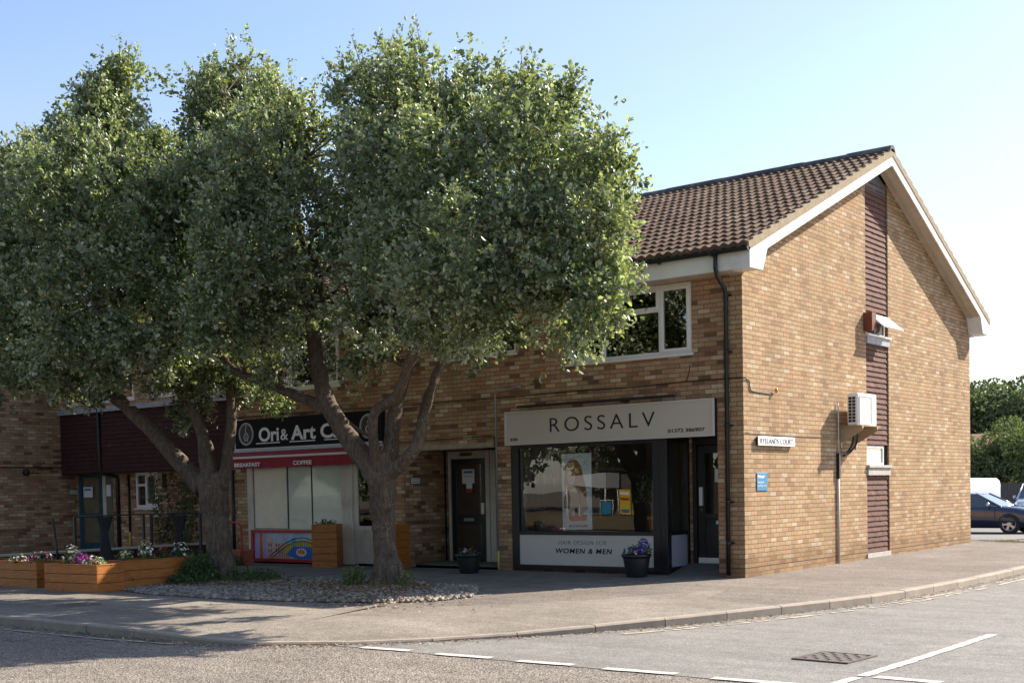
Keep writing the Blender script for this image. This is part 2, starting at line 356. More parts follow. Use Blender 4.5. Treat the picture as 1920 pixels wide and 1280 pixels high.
# flagstones in front of the shops
b = MB(); rr = random.Random(3)
for i in range(-20, 0):
    for j in range(-8, 0):
        x0, y0 = i*.6, j*.6+.0
        cx, cy = x0+.3, y0+.3
        if cy < -4.6+1.0*abs(0): continue
        lim = -.15-.62*abs(cy)**.72 if cy > -3.2 else -1.6
        if cx > lim: continue
        dz = rr.uniform(-.003, .003)
        b.box(x0+.004, x0+.596, y0+.004, y0+.596, -.03, .008+dz)
o = b.build('paving_slabs', mat('weathered grey paving slabs', (.150, .135, .118), .85, var=.35, scale=3.2, bmp=.35, bscale=40, dirt=(.10, .09, .08)), bevel=.004); o['kind'] = 'structure'
# dirt bed below the trees
def inpoly(x, y, P):
    c = False; j = len(P)-1
    for i in range(len(P)):
        if (P[i][1] > y) != (P[j][1] > y) and x < (P[j][0]-P[i][0])*(y-P[i][1])/(P[j][1]-P[i][1])+P[i][0]: c = not c
        j = i
    return c
BED = [(-9.6, -3.4), (-7.9, -6.02), (-6.6, -6.4), (-4.4, -6.42), (-2.9, -6.1), (-1.85, -5.45), (-1.75, -4.6), (-2.2, -3.95), (-2.95, -3.1), (-5.7, -2.95), (-7.4, -3.1), (-8.6, -3.0)]
o = MB().poly([(x, y, .016) for x, y in BED]).build('tree_bed', mat('dark mortar and soil bed', (.10, .085, .065), .95, var=.4, scale=9, bmp=.5, bscale=60)); o['kind'] = 'structure'
# ---- cobbles (countless): one object
ico_v = []; ico_f = []
def cobble_mesh():
    V = []; Fs = []; prof = [(1, .0), (.93, .45), (.6, .85)]
    yy = -6.4; row = 0
    while yy < -2.95:
        xx = -9.5+(row % 2)*.05
        while xx < -1.7:
            x = xx+rr.uniform(-.016, .016); y = yy+rr.uniform(-.014, .014)
            if inpoly(x, y, BED) and min(math.hypot(x+4.15, y+3.75), math.hypot(x+7.75, y+4.1)) > .62+rr.uniform(-.1, .35):
                a = rr.uniform(0, math.pi); rx = rr.uniform(.034, .050); ry = rx*rr.uniform(.62, .85); h = rr.uniform(.024, .045)
                n0 = len(V)
                for (k, hz) in prof:
                    for q in range(7):
                        t = 2*math.pi*q/7; u, w = rx*k*math.cos(t), ry*k*math.sin(t)
                        V.append((x+u*math.cos(a)-w*math.sin(a), y+u*math.sin(a)+w*math.cos(a), .012+h*hz))
                V.append((x, y, .012+h))
                for s_ in range(2):
                    for q in range(7): A = n0+s_*7+q; Bq = n0+s_*7+(q+1) % 7; Fs.append((A, Bq, Bq+7, A+7))
                for q in range(7): Fs.append((n0+14+q, n0+14+(q+1) % 7, n0+21))
            xx += .098
        yy += .078; row += 1
    return V, Fs
V, Fs = cobble_mesh()
def perface_mat(name, cols, rough=.85, var=.2):
    m, n, l, p = nt(name); g = n.new('ShaderNodeNewGeometry'); c = ramp(n, l, g.outputs['Random Per Island'], cols)
    c = mixc(n, l, c, ramp(n, l, noise(n, l, 40, 4), [(.3, 1-var), (.7, 1+var)]), 1, 'MULTIPLY')
    l.new(c, p.inputs['Base Color']); p.inputs['Roughness'].default_value = rough; p.inputs['Specular IOR Level'].default_value = .25; return m
o = MB().faces(V, Fs, 0, True).build('cobbles', perface_mat('rounded cobbles', [(0, (.13, .113, .092)), (.5, (.22, .193, .158)), (1, (.35, .31, .255))])); tag(o, kind='stuff')
o['label'] = 'bed of small rounded grey cobbles set round both tree trunks'; o['category'] = 'cobbles'

# ---- road paint
def stripe(name, pts, w, z, m, wob=.008, chips=0.0):
    """a worn painted line with ragged edges"""
    b = MB(); P = []
    for a, c in zip(pts, pts[1:]):
        a, c = Vector(a), Vector(c); k = max(2, int((c-a).length/.08))
        for i in range(k): P.append(a+(c-a)*i/k)
    P.append(Vector(pts[-1])); L = []; Rr = []
    for i, p in enumerate(P):
        t = (P[min(i+1, len(P)-1)]-P[max(i-1, 0)]).normalized(); nn = Vector((-t.y, t.x))
        L.append(p+nn*(w/2+rr.uniform(-wob, wob))); Rr.append(p-nn*(w/2+rr.uniform(-wob, wob)))
    for i in range(len(P)-1):
        if rr.random() < chips: continue
        b.poly([(L[i].x, L[i].y, z), (Rr[i].x, Rr[i].y, z), (Rr[i+1].x, Rr[i+1].y, z), (L[i+1].x, L[i+1].y, z)])
    return b.build(name, m)
for k, (xa, xb) in enumerate([(.19, .80), (1.17, 1.82), (2.15, 2.74), (3.09, 3.78), (4.14, 4.9)]):
    o = stripe('give_way_line', [(xa, -8.70), (xb, -8.66)], .115, -.094, M['line']); o['kind'] = 'structure'
o = stripe('centre_line', [(5.08, -8.6), (5.13, -7.6), (5.16, -6.2), (5.18, -4.78)], .10, -.094, M['line'], .01, .02); o['kind'] = 'structure'
o = stripe('give_way_line', [(5.22, -8.0), (5.75, -8.02)], .13, -.094, M['line']); o['kind'] = 'structure'
EL = [Vector((p.x, p.y)) for p in offs(KL, -.33)]
o = stripe('edge_line', [q for q in EL if q.y > -6.6 and q.x > .8 and q.y < 11], .06, -.094, M['yline'], .018, .45); o['kind'] = 'structure'
EL = [Vector((p.x, p.y)) for p in offs(KL, -.20)]
o = stripe('edge_line', [q for q in EL if q.y > -6.0 and q.x > .8 and q.y < 11], .05, -.094, M['yline'], .018, .55); o['kind'] = 'structure'
o = stripe('edge_line', [(-30, -9.62), (-3, -9.62), (-1.7, -9.5)], .05, -.094, M['yline'], .012, .2); o['kind'] = 'structure'
# loose grit and dry leaves in the gutter: countless
V = []; Fs = []
for i in range(2600):
    k = rr.randrange(4, len(KL)-4); p = KL[k]+(KL[k+1]-KL[k])*rr.random(); q = offs([KL[k-1], p, KL[k+1]], -abs(rr.gauss(0, .10))-.005)[1]
    if q.x < -12: continue
    s_ = rr.uniform(.006, .022); a = rr.uniform(0, 6.3); n0 = len(V)
    for t in (0, 1.7, 3.1, 4.6): V.append((q.x+s_*math.cos(a+t), q.y+s_*.7*math.sin(a+t), -.096+rr.uniform(0, .012)))
    Fs.append((n0, n0+1, n0+2, n0+3))
for i in range(6500):                                    # leaf litter under the trees
    cx, cy, sp = rr.choice([(-4.2, -4.35, .7), (-4.1, -3.9, .5), (-4.0, -4.5, .6), (-7.2, -4.7, .7), (-7.5, -4.3, .8), (-6.0, -4.2, 1.1), (-3.0, -5.7, .9)])
    x, y = rr.gauss(cx, sp), rr.gauss(cy, sp*.5); s_ = rr.uniform(.012, .034); a = rr.uniform(0, 6.3); n0 = len(V); zt = .05
    if not inpoly(x, y, BED): zt = .012
    for t in (0, 1.2, 3.1, 4.4): V.append((x+s_*math.cos(a+t), y+s_*.7*math.sin(a+t), zt+rr.uniform(0, .018)))
    Fs.append((n0, n0+1, n0+2, n0+3))
o = MB().faces(V, Fs).build('leaf_litter', perface_mat('dry leaves and grit', [(0, (.10, .06, .03)), (.4, (.24, .15, .08)), (.8, (.40, .30, .19)), (1, (.5, .42, .3))])); tag(o, 'dry brown leaves and grit scattered by the kerb and trunks', 'leaf litter', kind='stuff')
# drain grate in the side road
t = thing('drain_grate', 'rusty square iron drain grate set in the side road', 'drain', (4.5, -7.12, -.1))
b = MB(); G = Matrix.Translation((4.5, -7.12, 0)) @ Matrix.Rotation(R(-4), 4, 'Z')
for i in range(2): b.box(-.27+i*.5, -.23+i*.5, -.29, .29, -.12, -.086, 0, G); b.box(-.229, .229, -.29+i*.54, -.25+i*.54, -.12, -.086, 0, G)
b.build('grate_frame', mat('worn iron', (.115, .095, .080), .7, metal=.3, var=.4, scale=20, bmp=.4), t)
b = MB()
for i in range(8):
    for j in range(6):
        if (i+j) % 2: b.box(-.225+i*.0565, -.225+i*.0565+.053, -.245+j*.082, -.245+j*.082+.078, -.115, -.088, 0, G)
        else: b.box(-.225+i*.0565, -.225+i*.0565+.022, -.245+j*.082, -.245+j*.082+.078, -.115, -.090, 0, G)
b.build('grate_bars', M['grate'] if 'grate' in M else mat('iron bars', (.14, .118, .10), .65, metal=.3, var=.4, scale=25), t)
B('grate_pit', M['dark'], t, (4.28, 4.72, -7.36, -6.88, -.0965, -.0955))
# access cover in the pavement
t = thing('access_cover', 'round iron access cover in the tan footway near the planters', 'cover', (-6.0, -7.9, 0))
b = MB(); b.lathe([(0, .006), (.30, .006), (.31, .001)], (-6.0, -7.9, .005), 28)
for k in range(7):
    w = math.sqrt(.28**2-((k-3)*.075)**2); b.box(-6-w, -6+w, -7.9+(k-3)*.075-.012, -7.9+(k-3)*.075+.012, .011, .016)
b.build('cover_plate', M['dark'] if False else mat('worn iron cover', (.14, .12, .10), .7, var=.3), t)

# ================================================================ main building
bd = thing('shop_building', 'two storey buff brick parade with tiled gable roof beside the side road', 'building', (0, 0, 0))
RY = 5.59
def zb(y): return 7.45-.434*abs(y-RY)
def wall_front(b, x0, x1, z0, z1, holes, y0, th, mi=0):
    us = sorted({x0, x1, *[h[0] for h in holes], *[h[1] for h in holes]}); vs = sorted({z0, z1, *[h[2] for h in holes], *[h[3] for h in holes]})
    us = [u for u in us if x0 <= u <= x1]; vs = [v for v in vs if z0 <= v <= z1]
    inh = lambda u, v: any(h[0] < u < h[1] and h[2] < v < h[3] for h in holes)
    for a, c in zip(us, us[1:]):
        for e, g in zip(vs, vs[1:]):
            if inh((a+c)/2, (e+g)/2): continue
            b.poly([(a, y0, e), (c, y0, e), (c, y0, g), (a, y0, g)], mi); b.poly([(a, y0+th, e), (a, y0+th, g), (c, y0+th, g), (c, y0+th, e)], mi)
    for (a, c, e, g) in holes:
        if a > x0: b.poly([(a, y0, e), (a, y0+th, e), (a, y0+th, g), (a, y0, g)], mi)
        if c < x1: b.poly([(c, y0, e), (c, y0, g), (c, y0+th, g), (c, y0+th, e)], mi)
        if e > z0: b.poly([(a, y0, e), (c, y0, e), (c, y0+th, e), (a, y0+th, e)], mi)
        if g < z1: b.poly([(a, y0, g), (a, y0+th, g), (c, y0+th, g), (c, y0, g)], mi)
W1 = (-3.34, -.90, 3.60, 4.74); W2 = (-5.95, -4.46, 3.90, 4.74); W3 = (-11.2, -8.93, 3.63, 4.74)
SAL = (-4.62, -.46, 0, 2.27); ENT = (-7.25, -4.97, 0, 2.235); CAF = (-11.80, -7.62, 0, 2.42)
b = MB(); wall_front(b, -12.2, -.25, 0, 5.05, [W1, W2, W3, SAL, ENT, CAF], 0, .25)
# entrance recess: side walls and back wall
b.poly([(-7.25, .25, 0), (-7.25, 1.2, 0), (-7.25, 1.2, 2.4), (-7.25, .25, 2.4)]); b.poly([(-4.97, .25, 0), (-4.97, 1.2, 0), (-4.97, 1.2, 2.4), (-4.97, .25, 2.4)])
b.poly([(-7.25, 1.25, 0), (-4.97, 1.25, 0), (-4.97, 1.25, 2.4), (-7.25, 1.25, 2.4)])
# link: set back ground floor and left part
wall_front(b, -18.95, -12.2, 0, 2.2, [(-18.80, -17.40, .15, 2.07), (-16.48, -15.6, 1.2, 2.05)], .45, .25)
b.poly([(-12.2, 0, 0), (-12.2, .45, 0), (-12.2, .45, 2.2), (-12.2, 0, 2.2)])
wall_front(b, -18.95, -12.2, 3.60, 5.05, [(-18.7, -15.9, 3.75, 4.72), (-15.3, -12.7, 3.75, 4.72)], .1, .25)
# salon recess
b.box(-1.46, -1.33, .78, .9, 0, 2.27); b.poly([(-.46, .25, 0), (-.46, .9, 0), (-.46, .9, 2.3), (-.46, .25, 2.3)])
b.box(-18.95, -.25, 10.93, 11.18, -.3, 5.0)
b.build('wall', M['brickf'], bd)
b = MB()
for (ya, yb) in ((0, 5.02), (6.16, 11.18)):
    b.extr([(ya, -.3), (yb, -.3), (yb, zb(yb)+.05), (ya, zb(ya)+.05)], 'x', -.25, 0)
b.poly([(-.08, 5.02, -.1), (-.08, 6.16, -.1), (-.08, 6.16, 7.2), (-.08, 5.59, 7.45), (-.08, 5.02, 7.2)])
b.build('gable_wall', M['brick'], bd)
# dpc line near the base of the walls
B('damp_course', M['dark'], bd, (-.003, .003, -.002, 5.01, .150, .157), (-.003, .003, 6.17, 11.181, .150, .157), (-.455, .002, -.003, .003, .150, .157))
# interior floors and partitions (keep the rooms dark and closed)
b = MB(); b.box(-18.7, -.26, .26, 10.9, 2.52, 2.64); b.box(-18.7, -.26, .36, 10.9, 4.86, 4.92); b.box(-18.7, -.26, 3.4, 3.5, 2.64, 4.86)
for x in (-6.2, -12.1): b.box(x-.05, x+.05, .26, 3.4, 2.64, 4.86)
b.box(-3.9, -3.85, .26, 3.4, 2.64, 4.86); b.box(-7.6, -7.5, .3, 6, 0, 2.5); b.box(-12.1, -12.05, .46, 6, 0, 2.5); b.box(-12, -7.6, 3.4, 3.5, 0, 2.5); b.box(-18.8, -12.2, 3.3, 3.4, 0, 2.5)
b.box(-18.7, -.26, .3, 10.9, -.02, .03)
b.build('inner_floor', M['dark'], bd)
M['room'] = mat('pale room wall', (.36, .33, .30), .9, var=.05)
b = MB(); b.box(-4.85, -4.80, .26, 5.0, .03, 2.52); b.box(-4.8, -.26, 4.9, 5.0, .03, 2.52); b.box(-1.50, -1.44, .92, 2.4, .03, 2.52); b.box(-.30, -.26, .3, 4.9, .03, 2.5); b.box(-4.8, -.3, .27, 4.9, 2.46, 2.51)
b.build('salon_wall', M['room'], bd)
# ---------------------------------------------------------------- roof
def roof_slope(name, sgn, x0, x1, parent):
    tw = .165; nx = int((x1-x0)/tw*6); xs = np.linspace(x0, x1, nx+1)
    L = 6.02; nc = 19; g = L/nc
    prof = lambda x: .5-.5*math.cos(2*math.pi*((x/tw) % 1.0)) 
    V = []; Fs = []; rj = random.Random(5+sgn)
    px = [max(0, prof(x))**.8*.042 for x in xs]
    for k in range(nc):
        dj = rj.uniform(-.003, .003)
        for (s_, h) in ((k*g, .030), (k*g, .070+dj), ((k+1)*g+.01, .028)):
            for i, x in enumerate(xs):
                hh = h+px[i]+(0 if h < .029 else .0); d = s_ - (0.006*math.sin(i*1.7+k) if h > .05 else 0)
                if h == .030: hh = .012+px[i]*.4
                yy = RY-sgn*(L-d*1.0) ; 
                V.append((x, yy, zb(RY-sgn*(L-d))+.225+hh))
        n0 = k*3*(nx+1)
        for r in range(2):
            for i in range(nx): a = n0+r*(nx+1)+i; Fs.append((a, a+1, a+nx+2, a+nx+1))
    return MB().faces(V, Fs, 0, False).build(name, M['tilei'], parent)
def tile_mat():
    m, n, l, p = nt('brown concrete roof tile'); g = n.new('ShaderNodeNewGeometry'); sx = n.new('ShaderNodeSeparateXYZ'); l.new(g.outputs['Position'], sx.inputs[0])
    def fl(src, k):
        a = n.new('ShaderNodeMath'); a.operation = 'MULTIPLY'; a.inputs[1].default_value = k; l.new(src, a.inputs[0]); f = n.new('ShaderNodeMath'); f.operation = 'FLOOR'; l.new(a.outputs[0], f.inputs[0]); return f.outputs[0]
    cb = n.new('ShaderNodeCombineXYZ'); l.new(fl(sx.outputs[0], 1/.33), cb.inputs[0]); l.new(fl(sx.outputs[1], 19/6.02), cb.inputs[1])
    w = n.new('ShaderNodeTexWhiteNoise'); l.new(cb.outputs[0], w.inputs['Vector'])
    c = ramp(n, l, w.outputs['Value'], [(0, (.095, .058, .038)), (.5, (.128, .080, .053)), (.9, (.155, .102, .069)), (1, (.19, .135, .095))])
    c = mixc(n, l, c, ramp(n, l, noise(n, l, 12, 6, .75), [(.3, (.55, .55, .52)), (.5, (1, 1, 1)), (.75, (1.25, 1.2, 1.05))]), 1, 'MULTIPLY')
    c = mixc(n, l, c, (.26, .23, .16), ramp(n, l, noise(n, l, 30, 3, .5), [(.66, 0), (.72, .7)]))
    l.new(c, p.inputs['Base Color']); p.inputs['Roughness'].default_value = .9; p.inputs['Specular IOR Level'].default_value = .2
    bump(n, l, p, noise(n, l, 60, 4), .5, .008); return m
M['tilei'] = tile_mat()
rf = roof_slope('roof', 1, -19.3, .30, bd); r2 = roof_slope('rear_roof', -1, -19.3, .30, bd)
b = MB(); b.extr([(-.36, zb(-.36)+.20), (RY, zb(RY)+.20), (11.54, zb(11.54)+.20), (11.54, zb(11.54)+.17), (RY, zb(RY)+.17), (-.36, zb(-.36)+.17)], 'x', -19.3, .29); b.build('roof_underlay', M['dark'], rf)
b = MB(); rj = random.Random(2); x = .335
while x > -19.3:
    dz = rj.uniform(-.008, .008); L_ = .44
    prof = [(RY+.125*math.cos(a), zb(RY)+.265+dz+.105*math.sin(a)) for a in [math.pi*k/10 for k in range(11)]]
    prof = prof+[(RY-.10, zb(RY)+.25), (RY+.10, zb(RY)+.25)]
    b.extr(prof, 'x', x-L_, x); x -= L_+.006
b.build('ridge_tiles', M['ridge'], rf)
# mortar verge
for s_ in (1, -1):
    b = MB(); pts = []
    N = 40
    for k in range(N):
        y0 = RY-s_*6.0*(1-k/N); y1 = RY-s_*6.0*(1-(k+1)/N)
        h = .30+.022*((k % 2))
        vs = [(x_, y_, zb(y_)+z_) for x_ in (.285, .335) for (y_, z_) in ((y0, .17), (y1, .17), (y1, h-.012), (y0, h))]
        b.faces(vs, [(0, 3, 2, 1), (4, 5, 6, 7), (0, 1, 5, 4), (1, 2, 6, 5), (2, 3, 7, 6), (3, 0, 4, 7)])
    b.build('verge_mortar', M['mort'], rf)
# barge boards with boxed ends
for s_, lab in ((1, 'front'), (-1, 'rear')):
    f = lambda y: RY-s_*(RY-y)
    b = MB(); b.extr([(f(5.59), zb(5.59)), (f(5.59), zb(5.59)+.185), (f(-.36), zb(-.36)+.185), (f(-.36), 4.765), (f(.08), 4.775), (f(.245), zb(.245))], 'x', .295, .322)
    b.build('bargeboard', M['paint'], bd)
    b = MB(); b.extr([(f(5.59), zb(5.59)+.02), (f(5.59), zb(5.59)+.05), (f(.26), zb(.26)+.05), (f(.26), zb(.26)+.02)], 'x', .001, .294)
    b.extr([(f(5.59), zb(5.59)-.012), (f(5.59), zb(5.59)+.019), (f(.26), zb(.26)+.019), (f(.26), zb(.26)-.012)], 'x', .13, .15)
    b.build('verge_soffit', M['soffit'], bd)
    b = MB(); b.extr([(f(-.33), 4.768), (f(.07), 4.777), (f(.235), zb(.235)), (f(.235), zb(.235)+.1), (f(-.33), zb(-.33)+.15)], 'x', .002, .293); b.build('eaves_box', M['paint'], bd)
B('board_joint', M['dark'], bd, (.3225, .3235, 2.17, 2.178, zb(2.17)-.0+.004, zb(2.17)+.18))
for x_ in (-2.1, -5.0, -8.2): B('board_joint', M['lead'], bd, (x_, x_+.006, -.3615, -.3605, 4.77, 5.03))
B('fascia', M['paint'], bd, (-18.9, .294, -.36, -.335, 4.765, 5.035)); B('fascia', M['paint'], bd, (-18.9, .294, 11.515, 11.54, 4.765, 5.03))
B('soffit', M['soffit'], bd, (-18.9, .001, -.334, -.002, 4.757, 4.772)); B('soffit', M['soffit'], bd, (-18.9, .001, 11.182, 11.512, 4.757, 4.772))
b = MB(); pr = [(-.425+.058*math.cos(a), 5.065+.058*math.sin(a)) for a in [math.pi+math.pi*k/8 for k in range(9)]]; pr += [(q[0]*1, q[1]) for q in [(-.425+.05*math.cos(a), 5.065+.05*math.sin(a)) for a in [2*math.pi-math.pi*k/8 for k in range(9)]]]
b.extr(pr, 'x', -18.9, .33); b.extr([(-.48, 5.066), (-.37, 5.066), (-.37, 5.02), (-.45, 5.01), (-.48, 5.04)], 'x', .31, .335)
for x in (-.3, -1.25, -2.2, -3.1, -4.1): b.box(x-.02, x+.02, -.49, -.36, 4.995, 5.07)
b.build('gutter', M['black'], bd)
b = MB(); X = -.23
b.tube([(X, -.425, 5.02), (X, -.425, 4.80), (X, -.38, 4.70), (X-.01, -.11, 4.52), (X-.02, -.065, 4.43), (X-.03, -.065, .04)], .034, 12)
for z in (4.44, 3.55, 2.4, 1.2, .55): b.tube([(X-.02, -.065, z-.03), (X-.02, -.065, z+.03)], .042, 12); b.box(X-.085, X+.055, -.03, -.001, z-.012, z+.012)
b.build('downpipe', M['black'], bd)
# ---------------------------------------------------------------- hanging tiles
def hung(name, T, u0, u1, v0, v1, m, top=None, gauge=.1, tw=.165, lift=.032):
    b = MB(); rj = random.Random(hash(name) % 99 if False else 4); v = v0; k = 0
    while v < v1:
        u = u0-(tw/2 if k % 2 else 0)
        while u < u1:
            a, c = max(u+.0006, u0), min(u+tw-.0006, u1)
            vt = v+gauge*1.02
            if c-a > .02 and (top is None or v+.05 < top((a+c)/2)):
                j = rj.uniform(-.0025, .0025); l_ = lift+rj.uniform(-.003, .003)
                vs = [T(a, -.004, v+j), T(c, -.004, v+j), T(c, -l_, v+j), T(a, -l_, v+j), T(a, -.001, vt), T(c, -.001, vt), T(c, -.009, vt), T(a, -.009, vt)]
                b.faces(vs, [(0, 1, 2, 3), (3, 2, 6, 7), (0, 3, 7, 4), (1, 5, 6, 2), (4, 7, 6, 5)])
            u += tw
        v += gauge; k += 1
    return b
TG = lambda u, d, v: (-.045-d, u, v)
def islemat(base, name):
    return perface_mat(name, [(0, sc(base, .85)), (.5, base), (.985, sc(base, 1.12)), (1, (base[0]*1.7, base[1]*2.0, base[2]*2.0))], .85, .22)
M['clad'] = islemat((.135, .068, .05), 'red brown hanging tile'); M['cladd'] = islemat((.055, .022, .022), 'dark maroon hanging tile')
for (v0, v1) in ((.13, 1.60), (2.19, 4.12), (4.72, 7.2)):
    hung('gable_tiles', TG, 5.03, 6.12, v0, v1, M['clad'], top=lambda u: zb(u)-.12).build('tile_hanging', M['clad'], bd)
B('strip_edge', M['dark'], bd, (-.079, -.03, 6.125, 6.155, .1, 7.15))
B('strip_sill', M['concrete'], bd, (-.07, .02, 4.99, 6.18, .03, .12))
b = MB(); b.extr([(5.05, 7.0), (6.1, 7.0), (6.1, 7.2), (5.59, 7.40), (5.05, 7.2)], 'x', -.05, -.02); b.build('apex_flashing', mat('slate grey flashing', (.10, .11, .12), .6), bd)
# link spandrel
TF = lambda u, d, v: (u, .06+d, v)
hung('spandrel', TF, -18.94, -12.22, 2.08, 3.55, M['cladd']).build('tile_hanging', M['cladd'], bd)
B('spandrel_back', M['dark'], bd, (-18.94, -12.21, .062, .34, 2.06, 3.6))
B('spandrel_sill', M['lead'], bd, (-18.94, -12.22, -.03, .34, 3.6, 3.66), (-18.94, -12.22, -.035, -.01, 3.53, 3.6), bevel=.006)
B('spandrel_soffit', M['cladd'], bd, (-18.94, -12.21, .03, .44, 2.05, 2.059))

# ---------------------------------------------------------------- windows
def window(parent, T, u0, u1, v0, v1, lights, fw=.055, fm=None, sill=True, pane=None, depth=.07):
    """lights: (u0,u1,v0,v1,sash) ; T maps (u, depth, v) to the world; depth 0 is the wall face"""
    fm = fm or M['white']; pane = pane or M['glassu']
    def bx(b, a, c, d0, d1, e, g): 
        vs = [T(u, d, v) for v in (e, g) for (u, d) in ((a, d0), (c, d0), (c, d1), (a, d1))]
        b.faces(vs, [(0, 3, 2, 1), (4, 5, 6, 7), (0, 1, 5, 4), (1, 2, 6, 5), (2, 3, 7, 6), (3, 0, 4, 7)])
    b = MB(); d0, d1 = .02, .02+depth
    bx(b, u0, u1, d0, d1, v1-fw, v1); bx(b, u0, u1, d0, d1, v0, v0+fw); bx(b, u0, u0+fw, d0, d1, v0+fw, v1-fw); bx(b, u1-fw, u1, d0, d1, v0+fw, v1-fw)
    us = sorted({q for L in lights for q in L[:2]})
    for u in us:
        if u0+.1 < u < u1-.1: bx(b, u-fw*.45, u+fw*.45, d0+.002, d1, v0+fw, v1-fw)
    for L in lights:
        if v0+.1 < L[2] < v1-.1: bx(b, L[0]+fw*.45, L[1]-fw*.45, d0+.002, d1, L[2]-fw*.4, L[2]+fw*.4)
    w = b.build('window', fm, parent, bevel=.004)
    if sill: b = MB(); bx(b, u0-.03, u1+.03, -.035, .06, v0-.04, v0-.001); b.build('sill', fm, w, bevel=.004)
    for (a, c, e, g, sash) in lights:
        a2 = a+(fw if abs(a-u0) < .01 else fw*.45); c2 = c-(fw if abs(c-u1) < .01 else fw*.45); e2 = e+(fw if abs(e-v0) < .01 else fw*.4); g2 = g-(fw if abs(g-v1) < .01 else fw*.4)
        if sash:
            b = MB(); s_ = .048
            bx(b, a2-.012, c2+.012, .004, d1-.02, g2-s_+.012, g2+.012); bx(b, a2-.012, c2+.012, .004, d1-.02, e2-.012, e2+s_-.012); bx(b, a2-.012, a2+s_-.012, .004, d1-.02, e2+s_-.012, g2-s_+.012); bx(b, c2-s_+.012, c2+.012, .004, d1-.02, e2+s_-.012, g2-s_+.012)
            b.build('sash', fm, w, bevel=.004); a2 += s_-.02; c2 -= s_-.02; e2 += s_-.02; g2 -= s_-.02
        MB().poly([T(a2, .045, e2), T(c2, .045, e2), T(c2, .045, g2), T(a2, .045, g2)]).build('pane', pane, w)
    return w
TFr = lambda u, d, v: (u, d, v)
w1 = window(bd, TFr, *W1, [(-3.34, -2.60, 3.60, 4.74, 1), (-2.60, -1.50, 3.60, 4.34, 0), (-2.60, -1.50, 4.34, 4.74, 1), (-1.50, -.90, 3.60, 4.74, 1)], fw=.062)
w2 = window(bd, TFr, *W2, [(-5.95, -5.2, 3.90, 4.74, 1), (-5.2, -4.46, 3.90, 4.74, 0)], fw=.055)
w3 = window(bd, TFr, *W3, [(-11.2, -10.4, 3.63, 4.74, 1), (-10.4, -9.6, 3.63, 4.74, 0), (-9.6, -8.93, 3.63, 4.74, 1)], fw=.06)
TL = lambda u, d, v: (u, .1+d, v)
for (a, c) in ((-18.7, -15.9), (-15.3, -12.7)):
    window(bd, TL, a, c, 3.75, 4.72, [(a, a+.9, 3.75, 4.72, 1), (a+.9, c-.9, 3.75, 4.72, 0), (c-.9, c, 3.75, 4.72, 1)], sill=False)
TL2 = lambda u, d, v: (u, .45+d, v)
window(bd, TL2, -16.48, -15.6, 1.2, 2.05, [(-16.48, -16.08, 1.2, 1.75, 0), (-16.48, -16.08, 1.75, 2.05, 0), (-16.08, -15.6, 1.2, 2.05, 1)], fw=.07)
# curtains behind the upper windows
M['curt'] = mat('pale curtain', (.5, .47, .43), .9, var=.15, scale=3)
def curtain(x0, x1, y, z0, z1):
    b = MB(); n = 24; vs = []
    for i in range(n+1):
        x = x0+(x1-x0)*i/n; vs += [(x, y+.03*math.sin(i*1.6), z0), (x, y+.03*math.sin(i*1.6), z1)]
    b.faces(vs, [(2*i, 2*i+2, 2*i+3, 2*i+1) for i in range(n)], 0, True); return b
curtain(-5.15, -4.62, .32, 3.8, 4.7).build('curtain', M['curt'], bd)
curtain(-9.8, -9.0, .32, 3.6, 4.7).build('curtain', M['curt'], bd); curtain(-18.6, -16.6, .45, 3.7, 4.72).build('curtain', M['curt'], bd)
curtain(-15.2, -13.3, .45, 3.7, 4.72).build('curtain', M['curt'], bd); curtain(-16.45, -15.6, .78, 1.2, 1.75).build('curtain', M['curt'], bd)
# gable strip windows
TW = lambda u, d, v: (-.02-d, u, v)
window(bd, TW, 5.06, 5.98, 1.80, 2.17, [(5.06, 5.98, 1.80, 2.17, 0)], sill=False, pane=M['glassg'], fw=.045, depth=.05)
B('window_apron', M['concrete'], bd, (-.07, .03, 5.03, 6.17, 1.60, 1.74), bevel=.006); B('window_ledge', M['concrete'], bd, (-.07, .06, 5.01, 6.19, 1.742, 1.795), bevel=.006)
B('window_apron', M['lead'], bd, (-.07, .03, 5.03, 6.17, 4.09, 4.23), bevel=.006); B('window_ledge', M['white'], bd, (-.07, .06, 5.0, 6.2, 4.232, 4.27), bevel=.006)
w = window(bd, TW, 5.06, 6.10, 4.27, 4.66, [(5.06, 6.10, 4.27, 4.66, 0)], sill=False, fw=.04, depth=.05, pane=M['dark'])
# open top-hung light, tilted outward, with a brown cheek board
b = MB(); A = Matrix.Translation((.0, 0, 4.66)) @ Matrix.Rotation(R(-48), 4, 'Y')
b.box(-.012, .012, 5.12, 6.14, -.05, 0, 0, A); b.box(-.012, .012, 5.12, 6.14, -.42, -.37, 0, A); b.box(-.012, .012, 5.12, 5.17, -.37, -.05, 0, A); b.box(-.012, .012, 6.09, 6.14, -.37, -.05, 0, A)
ol = b.build('open_light', M['white'], w, bevel=.003)
MB().box(-.004, .004, 5.17, 6.09, -.37, -.05, 0, A).build('pane', M['paper'], ol)
B('cheek_board', mat('red brown varnished board', (.16, .045, .02), .5, var=.3, scale=12), w, (.0, .17, 4.90, 4.92, 4.30, 4.64), (.15, .17, 4.92, 5.12, 4.30, 4.64), (.0, .15, 4.92, 5.10, 4.305, 4.32))
B('ornament', M['blue'], w, (-.015, .0, 5.45, 5.5, 4.27, 4.35)); B('ornament', M['redp'], w, (-.015, .0, 5.6, 5.64, 4.27, 4.34))

